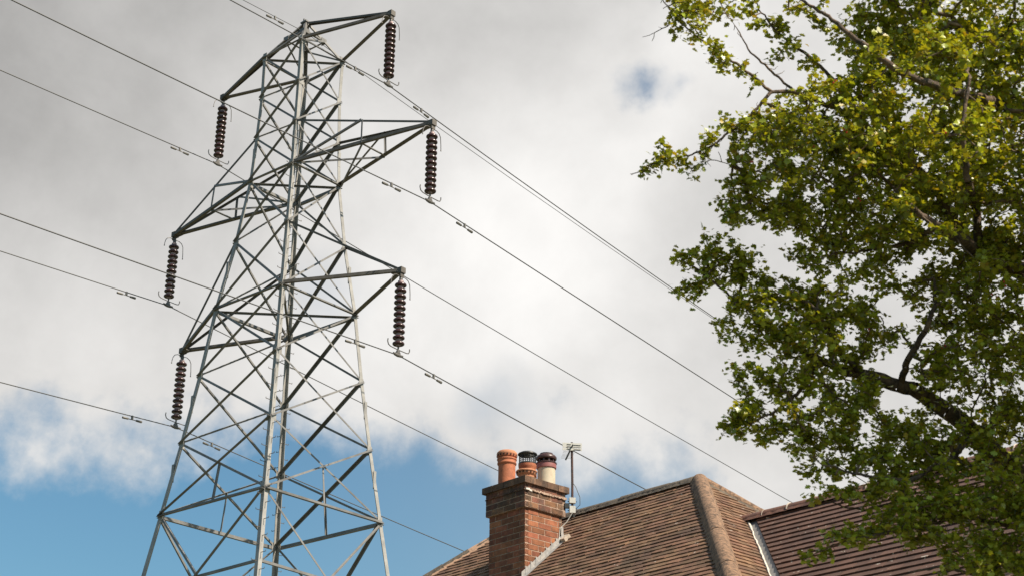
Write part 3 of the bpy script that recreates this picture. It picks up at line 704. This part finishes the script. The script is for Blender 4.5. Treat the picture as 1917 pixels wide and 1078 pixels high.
# ------------------------------------------------------------------ tree
def at(x, y, d): return CAM_LOC + (fw + rt*((x-958.5)/FPX) - up*((y-539)/FPX))*d
R = np.random.default_rng(11)
limbs = [  # chains of (x, y, distance, radius); the first point names where it joins
 ('A', None, [(2330,1330,10.6,.17),(2300,1150,10.6,.15),(2060,1000,10.4,.085),(1917,900,10.2,.070),(1850,838,10.1,.062),(1790,780,10.05,.055),(1720,733,10.0,.048),(1640,706,9.9,.040),(1570,690,9.85,.030),(1500,655,9.75,.018),(1430,600,9.7,.011),(1350,540,9.7,.007),(1300,500,9.7,.005)]),
 ('A2', ('A',6.4), [(1700,672,9.8,.020),(1732,620,9.7,.017),(1752,570,9.7,.013),(1748,520,9.8,.008)]),
 ('A3', ('A',7.5), [(1560,640,9.6,.016),(1530,580,9.5,.012),(1480,545,9.5,.008)]),
 ('A4', ('A',8.5), [(1510,720,9.6,.012),(1450,770,9.5,.008),(1390,800,9.5,.005)]),
 ('A5', ('A',4.5), [(1780,860,9.6,.02),(1700,900,9.4,.013),(1620,890,9.3,.009),(1540,870,9.3,.005)]),
 ('T', ('A',1), [(2290,900,10.7,.13),(2270,600,10.9,.11),(2250,300,11.1,.085),(2200,0,11.3,.06),(2150,-250,11.4,.04)]),
 ('B', ('T',1.6), [(2100,560,10.7,.065),(1990,520,10.5,.058),(1900,505,10.3,.05),(1850,488,10.2,.045),(1805,450,9.7,.032),(1757,425,9.4,.024),(1715,395,9.3,.016),(1670,350,9.6,.010),(1620,300,9.5,.006)]),
 ('B2', ('B',3.5), [(1830,400,10.0,.026),(1812,340,9.4,.020),(1800,250,9.3,.015),(1815,150,9.4,.010),(1800,50,9.9,.006)]),
 ('B3', ('B',5.0), [(1700,455,9.9,.014),(1620,470,9.8,.009),(1540,480,9.7,.006)]),
 ('C', ('T',2.5), [(2080,260,10.9,.045),(1960,230,10.6,.035),(1860,190,10.0,.028),(1760,165,9.6,.024),(1678,132,9.45,.020),(1626,90,9.45,.017),(1590,64,9.5,.015),(1545,28,9.6,.011),(1500,0,9.7,.008),(1440,-40,9.9,.005)]),
 ('D', ('B',3.8), [(1740,340,9.9,.024),(1660,260,9.8,.019),(1570,205,9.7,.015),(1486,172,9.6,.0125),(1445,173,9.55,.011),(1400,222,9.5,.009),(1340,270,9.45,.0065),(1290,292,9.4,.005),(1235,303,9.4,.004),(1182,328,9.4,.002)]),
 ('D2', ('D',4.0), [(1385,125,9.5,.0075),(1330,85,9.5,.006),(1275,45,9.5,.0045),(1240,0,9.5,.003),(1215,-30,9.5,.002)]),
 ('D3', ('D',3.0), [(1425,118,9.6,.0065),(1400,92,9.6,.005),(1385,62,9.6,.0035),(1364,34,9.6,.0015)]),
 ('D4', ('D2',2.6), [(1250,50,9.5,.003),(1225,62,9.5,.0025),(1203,70,9.5,.0015)]),
 ('E', ('D',1.5), [(1560,150,10.0,.012),(1510,102,10.0,.010),(1465,70,10.0,.007),(1425,25,10.0,.005),(1400,-20,10,.003)]),
 ('G', ('A',2.5), [(1900,985,9.6,.02),(1800,965,9.4,.014),(1710,985,9.2,.010),(1620,1005,9.1,.006),(1560,1018,9.1,.004),(1505,1048,9.1,.002)]),
 ('G2', ('G',2.0), [(1700,930,9.4,.008),(1620,955,9.4,.006),(1540,935,9.4,.003)]),
 ('G3', ('G',.5), [(1850,1080,9.2,.012),(1760,1060,9.1,.007),(1700,1070,9.1,.004)]),
 ('P', ('D',6.4), [(1330,300,9.5,.003),(1370,310,9.5,.002)]),
 ('X1', ('T',1.0), [(2500,500,9.0,.06),(2650,300,8.0,.03),(2500,100,7.5,.015)]),
 ('X2', ('T',2.0), [(2500,200,12.0,.06),(2700,0,13.0,.03)]),
 ('X3', ('T',0.6), [(2300,500,9.4,.05),(2250,350,8.2,.03),(2150,200,7.6,.015)]),
]
NP, NR, NPAR = [], [], []
chains = {}
for name, join, pts in limbs:
    P3 = [at(x, y, d) for x, y, d, r in pts]; RR = [p[3] for p in pts]
    if join is None:
        base = P3[0].copy(); base.z = -.1; base += Vector((.3, -.2, 0)); P3 = [base]+P3; RR = [.22]+RR; prev = -1
        shift = 1
    else:
        ch = chains[join[0]]; prev = min(ch, key=lambda e: abs(e[0]-join[1]))[1]; shift = 0
        P3 = [Vector(NP[prev])]+P3; RR = [min(NR[prev], RR[0]*1.2)]+RR
        shift = 1
    out = []
    for i in range(len(P3)-1):
        L = (P3[i+1]-P3[i]).length; k = max(1, int(L/.045)); amp = .16*L/ k if k > 1 else 0
        for j in range(1 if i or join else 0, k+1):
            t = j/k; p = P3[i].lerp(P3[i+1], t); r = RR[i]*(1-t)+RR[i+1]*t
            if 0 < j < k: p = p+Vector(R.normal(0, 1, 3))*min(amp*.5, .010)
            NP.append(tuple(p)); NR.append(r); NPAR.append(prev); prev = len(NP)-1
            out.append((i-shift+t, prev))
        if i == 0 and join is None: pass
    chains[name] = out
nlimb = len(NP)
# leaf-bearing clumps of the crown: x, y, radius (photo px at that distance), distance, half depth (m), number of sprays
CL = [
 # upper left sprays
 (1250,0,28,9.5,.10,16),(1275,38,32,9.5,.14,26),(1305,62,26,9.5,.12,16),(1330,95,26,9.5,.12,16),(1352,120,20,9.5,.10,10),(1380,128,14,9.5,.06,6),(1408,150,12,9.5,.05,4),
 (1300,8,36,9.6,.2,24),(1350,10,30,9.7,.2,18),(1400,10,30,9.8,.2,16),(1450,55,26,10,.16,16),(1478,82,22,10,.12,12),(1425,25,24,10,.15,12),(1500,15,24,9.9,.15,14),(1510,112,16,10,.1,7),(1540,35,20,9.9,.1,9),
 (1480,100,16,9.9,.1,6),(1515,125,16,9.9,.08,5),(1560,60,12,9.8,.08,3),
 # branch reaching left
 (1395,228,12,9.5,.05,4),(1365,232,16,9.5,.07,7),(1345,262,16,9.45,.07,8),(1318,285,16,9.45,.07,8),(1290,300,20,9.4,.08,12),(1262,298,18,9.4,.07,9),(1230,290,20,9.4,.08,12),(1205,308,14,9.4,.06,7),(1300,318,10,9.45,.05,3),(1240,312,14,9.4,.06,5),(1315,312,9,9.5,.04,3),
 (1378,305,16,9.5,.1,5),
 # middle left masses
 (1440,215,34,9.6,.2,30),(1410,245,28,9.5,.2,22),(1380,265,22,9.5,.15,14),(1480,235,45,9.5,.3,60),(1440,290,45,9.5,.3,50),(1400,325,32,9.5,.2,26),(1375,355,22,9.5,.15,14),(1430,365,40,9.5,.25,42),(1400,395,30,9.5,.2,20),(1360,412,16,9.5,.1,9),(1440,405,28,9.5,.2,20),(1470,350,45,9.6,.3,50),(1500,300,60,9.6,.4,90),(1530,370,50,9.7,.4,60),(1495,395,25,9.6,.2,16),
 # upper dense crown
 (1520,180,45,9.7,.35,55),(1580,170,55,9.8,.4,85),(1620,120,40,9.9,.35,40),(1600,40,30,10,.3,26),(1650,60,45,10,.4,60),(1640,10,40,10,.4,45),(1720,30,80,10.1,.6,190),(1800,60,90,10.2,.5,190),(1890,60,90,10.2,.5,190),(1700,140,75,10,.6,170),(1790,170,90,10.1,.5,180),(1880,180,90,10.1,.55,180),
 (1560,260,60,9.7,.4,100),(1640,240,75,9.8,.5,170),(1600,320,70,9.7,.5,150),(1690,330,85,9.8,.6,220),(1790,290,85,10,.5,180),(1880,300,90,10,.55,180),(1590,400,55,9.7,.4,75),(1660,410,60,9.8,.5,100),(1750,400,80,9.9,.6,170),(1850,410,90,10,.7,220),(1900,470,70,10,.6,120),
 # lobe at the notch and below
 (1520,425,32,9.7,.25,30),(1500,470,22,9.7,.15,14),(1530,495,22,9.7,.15,12),(1560,455,40,9.7,.3,42),(1620,470,45,9.8,.4,50),(1600,520,26,9.8,.3,16),(1690,480,50,9.9,.4,60),(1750,500,45,9.9,.4,55),(1820,500,50,10,.5,75),
 # arm reaching left in the middle
 (1290,485,22,9.7,.14,14),(1330,475,26,9.7,.18,24),(1375,490,30,9.7,.18,32),(1330,515,30,9.7,.18,30),(1285,542,18,9.7,.12,10),(1310,550,16,9.7,.12,8),(1400,515,30,9.7,.18,30),(1440,520,26,9.7,.18,22),(1475,535,24,9.7,.15,16),(1415,560,30,9.6,.2,30),(1375,570,26,9.6,.15,20),(1370,605,22,9.6,.15,13),(1400,620,20,9.6,.15,11),(1440,590,30,9.6,.2,28),(1480,580,32,9.6,.2,30),(1520,560,30,9.6,.25,28),(1430,638,16,9.6,.1,6),
 (1490,630,40,9.6,.3,45),(1540,600,34,9.7,.3,30),(1550,650,45,9.7,.3,55),(1560,550,28,9.6,.25,22),(1580,590,30,9.7,.3,22),(1620,560,24,9.8,.25,12),(1620,620,26,9.8,.25,16),(1610,670,36,9.8,.3,34),(1670,560,22,9.9,.25,10),(1500,680,42,9.7,.3,50),(1460,655,24,9.7,.2,14),
 # low left lobes
 (1385,690,20,9.6,.14,11),(1415,700,24,9.6,.16,16),(1450,720,28,9.6,.2,22),(1500,730,36,9.6,.3,36),(1560,720,40,9.7,.3,45),(1420,745,22,9.6,.15,14),(1375,780,22,9.5,.15,15),(1365,800,14,9.5,.1,7),(1400,775,28,9.5,.2,24),(1430,800,26,9.5,.2,18),(1460,780,30,9.5,.2,26),(1510,790,34,9.6,.25,34),(1385,818,14,9.5,.1,5),(1565,780,36,9.6,.3,36),(1500,830,24,9.5,.2,16),(1490,845,12,9.4,.08,4),(1540,835,28,9.5,.2,22),(1590,830,30,9.5,.25,26),(1525,872,20,9.4,.14,10),(1560,880,22,9.4,.15,12),(1600,870,26,9.4,.2,18),(1640,850,34,9.5,.3,30),
 (1620,770,34,9.7,.3,32),(1670,800,30,9.7,.3,26),(1640,730,24,9.8,.2,18),
 # right hand lower crown
 (1700,560,26,9.9,.3,12),(1740,600,26,9.9,.3,16),(1790,580,48,9.9,.45,72),(1860,560,55,9.8,.5,100),(1900,600,50,9.8,.5,70),(1820,640,50,9.8,.5,75),(1770,660,34,9.8,.35,34),(1880,690,50,9.8,.5,75),(1730,690,34,9.7,.35,30),(1790,710,40,9.7,.4,42),(1700,650,16,9.9,.2,5),(1850,760,45,9.8,.5,50),(1905,780,40,9.8,.45,44),(1770,820,36,9.7,.4,34),(1720,840,34,9.6,.35,30),(1830,830,36,9.6,.4,34),(1680,880,34,9.5,.35,30),(1750,890,36,9.5,.4,36),(1820,890,40,9.5,.4,44),(1890,860,36,9.6,.4,36),
 (1640,920,28,9.4,.25,20),(1590,930,20,9.4,.15,9),(1550,930,16,9.4,.1,6),(1525,936,10,9.4,.08,4),(1680,940,32,9.3,.3,28),(1740,950,36,9.3,.3,36),(1800,960,36,9.3,.35,38),(1860,940,40,9.4,.4,44),(1905,950,36,9.5,.4,36),
 (1640,985,24,9.2,.2,15),(1600,1005,20,9.1,.15,11),(1570,1015,16,9.1,.12,7),(1540,1030,12,9.1,.1,5),(1510,1048,10,9.1,.08,4),(1690,990,28,9.2,.25,22),(1740,1005,26,9.2,.25,20),(1790,1020,24,9.1,.25,16),(1850,1010,34,9.2,.3,32),(1905,1010,36,9.3,.35,34),(1870,1060,34,9.1,.3,26),(1820,1065,26,9.1,.25,14),(1915,1070,30,9.2,.3,24),(1770,1065,18,9.1,.2,7),
  (1690,870,40,9.8,.3,30),(1860,800,40,10.3,.3,40),
 (1640,600,34,9.9,.3,26),(1675,625,26,9.8,.25,16),(1635,650,22,9.8,.2,12),(1720,790,26,10.2,.2,20),(1760,860,30,10.3,.3,26),(1665,790,30,9.9,.2,24),(1705,805,26,9.9,.2,18),(1620,738,22,9.7,.2,14),(1740,850,30,9.8,.2,22),(1590,790,26,9.6,.2,16),
 # sprays in front of the upper limbs, and the shaded back of the crown
 (1640,85,26,9.2,.12,14),(1700,120,28,9.2,.12,14),(1770,180,30,9.2,.15,16),(1840,200,34,9.4,.15,20),(1800,90,30,9.1,.15,14),(1812,230,26,9.05,.12,13),(1808,310,22,9.05,.1,10),(1700,380,22,9.1,.12,9),(1770,440,22,9.15,.12,10),(1840,490,30,9.4,.15,14),
 (1720,80,80,11.0,.3,60),(1860,90,90,11.1,.3,90),(1750,230,90,11.0,.3,90),(1880,250,90,11.1,.3,90),(1680,330,70,10.8,.3,50),(1800,380,90,11.0,.3,90),(1900,450,80,11.0,.3,70),(1600,260,60,10.6,.3,40),
 # beyond the frame: the rest of the crown
 (1400,-50,40,9.8,.3,20),(1560,-50,60,10,.4,40),(1740,-60,70,10.2,.6,60),(1920,-60,90,10.3,.6,50),(2000,100,90,10.3,.6,50),(2000,330,110,10.2,.7,100),(2010,560,120,10.0,1.0,170),(2010,800,110,9.9,.9,130),(2010,1010,100,9.5,.8,90),
]
SPR = []; FINE = []
for x, y, r, d, hd, n in CL:
    c = np.array(at(x, y, d)); rr = r*d/FPX
    n = int(round(n*(.62 if (x < 1345 and 200 < y < 340) else 1)*(.78 if (x < 1560 and y < 200) else (1.7 if (y > 900 and x > 1570) else (1.05 if y < 620 else 1.12)))))
    g = R.normal(0, 1, (n, 3)); g /= np.linalg.norm(g, axis=1)[:, None]; g *= (R.random(n)**(1/2.6))[:, None]*1.08
    hz = Vector((fw.x, fw.y, 0)).normalized()
    # sprays gather in bunches with gaps between
    nb_ = max(1, n//6); own = np.arange(n) % nb_; g = g[own]*(.9 if rr > .12 else .75)
    sd = np.array([-.75, .15, 0.])+R.normal(0, .75, (nb_, 3)); sd /= np.linalg.norm(sd, axis=1)[:, None]   # every bunch is a shoot growing outwards
    bend = R.normal(0, .35, (nb_, 3)); st = (np.arange(n)//nb_-(n/nb_-1)/2)*min(.034, rr*.28)
    gm = sd[own]*st[:, None]+bend[own]*(st[:, None]**2)*4+R.normal(0, .008, (n, 3))
    g = g+gm/np.array([rr, rr, hd])
    P_ = c + g[:, :1]*rr*np.array(rt0) + g[:, 1:2]*rr*np.array(up0) + g[:, 2:]*hd*np.array(hz)
    SPR.append(P_); FINE += [x < 1960 and y > -30]*n
# bulk of the crown outside the picture, right of and above it, then added shade masses
def mass(c, r, n):
    g = R.normal(0, 1, (n, 3)); g /= np.linalg.norm(g, axis=1)[:, None]; g *= (R.random(n)**(1/2.6))[:, None]
    SPR.append(np.array(c)+g*np.array(r)); FINE.extend([False]*n)
mass(at(2520,150,11.2), (1.4,1.5,1.2), 300); mass(at(2450,650,10.2), (1.4,1.4,1.2), 380); mass(at(2700,100,12.6), (1.3,1.3,1.3), 200)
for x, y, t in ((1600,950,3.0),(1750,850,2.5),(1700,1000,2.8),(1850,950,2.1),(1620,1060,3.2)):  # unseen leaf masses added sunward to shade the lower crown
    mass(at(x, y, 9.5)+sun_dir*t, (.65,.65,.55), 290)
SPR = np.concatenate(SPR)
_r = SPR-np.array(CAM_LOC); _d = _r@np.array(fw); _x = 958.5+FPX*(_r@np.array(rt))/_d; _y = 539-FPX*(_r@np.array(up))/_d
FINE = (_x > -100) & (_x < 1985) & (_y > -75) & (_y < 1150)
# grow twigs: every spray is joined to the nearest wood, short ways to the trunk preferred
N0, N1 = nlimb, len(SPR)
NP = np.array(NP); NR = list(NR); NPAR = list(NPAR)
best = np.full(N1, 1e9); par = np.zeros(N1, int); plen = np.zeros(N0+N1)
ALLP = np.concatenate([NP, SPR])
ok_limb = np.array([r < .09 for r in NR])
idx = np.where(ok_limb)[0]
for s0 in range(0, N1, 500):
    dd_ = np.linalg.norm(SPR[s0:s0+500, None, :]-NP[None, idx, :], axis=2)
    j = dd_.argmin(1); best[s0:s0+500] = dd_[np.arange(len(j)), j]; par[s0:s0+500] = idx[j]
dist_ = best.copy(); done = np.zeros(N1, bool)
order = []
key = best.copy()
for _ in range(N1):
    i = int(np.argmin(key)); done[i] = True; order.append(i)
    plen[N0+i] = plen[par[i]]+dist_[i]; key[i] = 1e9
    dd_ = np.linalg.norm(SPR-SPR[i], axis=1); cand = dd_+.22*plen[N0+i]
    m_ = (~done) & (cand < key); key[m_] = cand[m_]; dist_[m_] = dd_[m_]; par[m_] = N0+i
wt = np.zeros(N0+N1); wt[N0:] = 1
for i in reversed(order): wt[par[i]] += wt[N0+i] if par[i] >= N0 else 0
rad_ = np.zeros(N0+N1); rad_[:N0] = NR
rad_[N0:] = np.clip(.0016*wt[N0:]**.42, .0016, .02)
# wood mesh: tapering prisms between node and parent
edges = [(i, p) for i, p in enumerate(NPAR) if p >= 0]+[(N0+i, int(par[i])) for i in range(N1)]
def prisms(E, K):
    a = np.array([e[1] for e in E]); b = np.array([e[0] for e in E])
    pa, pb = ALLP[a], ALLP[b]; ra = np.minimum(rad_[a], np.maximum(rad_[b]*1.35, .002)); rb = rad_[b]
    d = pb-pa; L = np.linalg.norm(d, axis=1)[:, None]+1e-9; d = d/L
    ref = np.where(np.abs(d[:, 2:]) > .9, np.array([[1., 0, 0]]), np.array([[0, 0, 1.]]))
    u_ = np.cross(d, ref); u_ /= np.linalg.norm(u_, axis=1)[:, None]; v_ = np.cross(d, u_)
    th = 2*np.pi*np.arange(K)/K
    ring = u_[:, None, :]*np.cos(th)[None, :, None]+v_[:, None, :]*np.sin(th)[None, :, None]
    # a bend in the middle so that twigs are not ruler straight
    mid = (pa+pb)/2+R.normal(0, 1, pa.shape)*(L*.07)*(rb[:, None] < .012)
    va = pa[:, None, :]+ring*ra[:, None, None]; vm = mid[:, None, :]+ring*((ra+rb)/2)[:, None, None]; vb = pb[:, None, :]+ring*rb[:, None, None]
    V = np.concatenate([va, vm, vb], 1).reshape(-1, 3); n = len(E)
    k = np.arange(K); k2 = (k+1) % K
    q = np.concatenate([np.stack([k, k2, K+k2, K+k], 1), np.stack([K+k, K+k2, 2*K+k2, 2*K+k], 1)])
    F_ = (q[None]+(np.arange(n)*3*K)[:, None, None]).reshape(-1, 4)
    return V, F_
def mesh_np(name, V, F_, mats, parent, smooth=False):
    me = bpy.data.meshes.new(name); nf, k = F_.shape
    me.vertices.add(len(V)); me.vertices.foreach_set('co', V.astype(np.float32).ravel())
    me.loops.add(nf*k); me.loops.foreach_set('vertex_index', F_.astype(np.int32).ravel())
    me.polygons.add(nf); me.polygons.foreach_set('loop_start', np.arange(0, nf*k, k, dtype=np.int32)); me.polygons.foreach_set('loop_total', np.full(nf, k, dtype=np.int32))
    me.update(calc_edges=True); me.validate()
    for m in (mats if isinstance(mats, list) else [mats]): me.materials.append(m)
    if smooth: me.polygons.foreach_set('use_smooth', [True]*len(me.polygons))
    o = bpy.data.objects.new(name, me); COL.objects.link(o)
    if parent: o.parent = parent; o.matrix_parent_inverse = parent.matrix_world.inverted()
    return o
tb = NP[0]
tree = empty('hawthorn_tree', (tb[0], tb[1], 0)); bpy.context.view_layer.update()
tag(tree, 'large leafy hawthorn tree with lobed green leaves and a few red berries', 'tree')
BARK = material('hawthorn_bark', (.15,.10,.065), .9, 0, var=.35, dark=(.055,.042,.034), nscale=14, lo=.4, hi=.65, bump=1.0, bscale=70)
TWIG = material('twig_bark', (.20,.135,.085), .85, 0, var=.3, dark=(.07,.05,.04), nscale=10)
big = [e for e in edges if rad_[e[0]] >= .03 and e[0] < N0]; med = [e for e in edges if e[0] < N0 and rad_[e[0]] < .03]; small = [e for e in edges if e[0] >= N0]
trunk_ids = set(i for _, i in chains['A'] if _ < 1.01) | set(i for _, i in chains['T'])
tr_e = [e for e in big+med if e[0] in trunk_ids]; li_e = [e for e in big+med if e[0] not in trunk_ids]
V, F_ = prisms(tr_e, 12); mesh_np('trunk', V, F_, BARK, tree, True)
V, F_ = prisms(li_e, 8); mesh_np('limbs', V, F_, BARK, tree, True)
# small thorny spurs on the bare shoots
sp = []
for nm in ('D','D2','D3','D4','P','G'):
    for t, i in chains[nm]:
        if rad_[i] < .0105 and R.random() < .8:
            sp.append(i)
base = len(ALLP); extra = []; ex_r = []; ex_e = []
for i in sp:
    v = R.normal(0, 1, 3); v /= np.linalg.norm(v); L = .025+.055*R.random()
    extra.append(ALLP[i]+v*L); ex_r.append(.0019); ex_e.append((base+len(extra)-1, i))
    if R.random() < .4:
        v2 = v+R.normal(0, .8, 3); v2 /= np.linalg.norm(v2); extra.append(extra[-1]+v2*.03); ex_r.append(.001); ex_e.append((base+len(extra)-1, base+len(extra)-2))
ALLP = np.concatenate([ALLP, np.array(extra)]); rad_ = np.concatenate([rad_, np.array(ex_r)])
V, F_ = prisms(small+ex_e, 5); mesh_np('twigs', V, F_, TWIG, tree, True)
# leaves
def leaf_material(name, c, tr):
    m = bpy.data.materials.new(name); m.use_nodes = True; T = NT(m.node_tree); p = m.node_tree.nodes['Principled BSDF']
    gm = T.n('ShaderNodeNewGeometry'); rnd = gm.outputs['Random Per Island']
    h = T.n('ShaderNodeHueSaturation'); h.inputs['Color'].default_value = (*c, 1)
    T.l(T.smooth(rnd, 0, 1, .60, 1.45), h.inputs['Value']); T.l(T.smooth(T.math('FRACT', T.math('MULTIPLY', rnd, 37.1)), 0, 1, .475, .515), h.inputs['Hue'])
    yel = T.smooth(T.math('FRACT', T.math('MULTIPLY', rnd, 91.7)), .93, .965)
    c1 = T.mix(T.math('MULTIPLY', yel, .8), h.outputs[0], (.36, .25, .03))
    T.l(c1, p.inputs['Base Color']); p.inputs['Roughness'].default_value = .36; p.inputs['Specular IOR Level'].default_value = .55
    t_ = T.n('ShaderNodeBsdfTranslucent'); c2 = T.mix(1.0, c1, (1.75, 1.5, .4), 'MULTIPLY'); T.l(c2, t_.inputs[0])
    ms = T.n('ShaderNodeMixShader'); ms.inputs[0].default_value = tr; T.l(p.outputs[0], ms.inputs[1]); T.l(t_.outputs[0], ms.inputs[2])
    T.l(ms.outputs[0], m.node_tree.nodes['Material Output'].inputs[0]); return m
LEAF = leaf_material('hawthorn_leaf', (.262, .298, .027), .24)
half = [(.06,.02),(.30,.16),(.22,.33),(.46,.40),(.44,.56),(.24,.58),(.30,.80),(.12,.82)]
outl = np.array([(0,0)]+half+[(0,1.0)]+[(-x, y) for x, y in reversed(half)])
def leaves(P_, n_each, size, spread, name, fine=True):
    n = len(P_)*n_each; C_ = np.repeat(P_, n_each, 0)+R.normal(0, 1, (n, 3))*spread
    sz = size*R.uniform(.5, 1.35, n)
    # leaf axis outward and a bit down, blade normal mostly upward
    ax = R.normal(0, 1, (n, 3)); ax[:, 2] = ax[:, 2]*.5-.15; ax /= np.linalg.norm(ax, axis=1)[:, None]
    nz = R.normal(0, 1, (n, 3))*.62+np.array([0, 0, .75])+np.array(sun_dir)*.55
    nz -= ax*(nz*ax).sum(1)[:, None]; nz /= np.linalg.norm(nz, axis=1)[:, None]; sx = np.cross(ax, nz)
    if fine:
        O_ = np.concatenate([outl, [(0, .45)]]); zc = np.abs(O_[:, 0])*R.uniform(-.1, .45, n)[:, None]-(O_[:, 1]**2)[None]*R.uniform(-.1, .3, n)[:, None]
        K = len(outl); F0 = np.array([(k, (k+1) % K, K) for k in range(K)])
    else:
        O_ = np.array([(0,0),(.42,.45),(0,1),(-.42,.45)]); zc = np.zeros((n, 4)); F0 = np.array([(0,1,2),(0,2,3)])
    V = C_[:, None, :]+sz[:, None, None]*(sx[:, None, :]*O_[None, :, :1]+ax[:, None, :]*O_[None, :, 1:2]+nz[:, None, :]*zc[:, :, None])
    F_ = (F0[None]+(np.arange(n)*len(O_))[:, None, None]).reshape(-1, 3)
    return V.reshape(-1, 3), F_
V1, F1 = leaves(SPR[FINE], 8, .0355, .021, 'l'); V2, F2 = leaves(SPR[~FINE], 8, .075, .06, 'l', False)
mesh_np('crown', np.concatenate([V1, V2]), np.concatenate([F1, F2+len(V1)]), LEAF, tree)
print('leaves', len(F1)//len(outl), len(F2)//2, 'sprays', N1)
# haws
BERRY = material('haw_red', (.42,.035,.02), .35)
fi = np.where(FINE)[0]
bxy = [(1462,663),(1624,617),(1763,646),(1614,146),(1512,276),(1416,308),(1676,244),(1608,376),(1688,340),(1870,528),(1330,18),(1710,558),(1578,236),(1850,540),(1760,240),(1548,150)]
bp = []
for x, y in bxy:
    want = np.array(at(x, y, 9.3)); rel = SPR[fi]-np.array(CAM_LOC); dpt = rel@np.array(fw)
    px = 958.5+FPX*(rel@np.array(rt))/dpt; py = 539-FPX*(rel@np.array(up))/dpt
    c = np.hypot(px-x, py-y)+dpt*14; bp.append(fi[int(np.argmin(c))])
bm0 = MB(); bm0.lathe([(0,.0062),(.004,.005),(.0062,0),(.0045,-.0048),(.0015,-.0065),(0,-.0062)], (0,0,0), 10)
b0 = bm0.build('berry', BERRY, tree, True)
for q_, i in enumerate(bp):
    for e_ in range(2):
        o = b0 if (q_ == 0 and e_ == 0) else b0.copy()
        if o is not b0: COL.objects.link(o)
        o.location = Vector(SPR[i]+R.normal(0, 1, 3)*.012-np.array(fw)*.05)-Vector((tb[0], tb[1], 0))
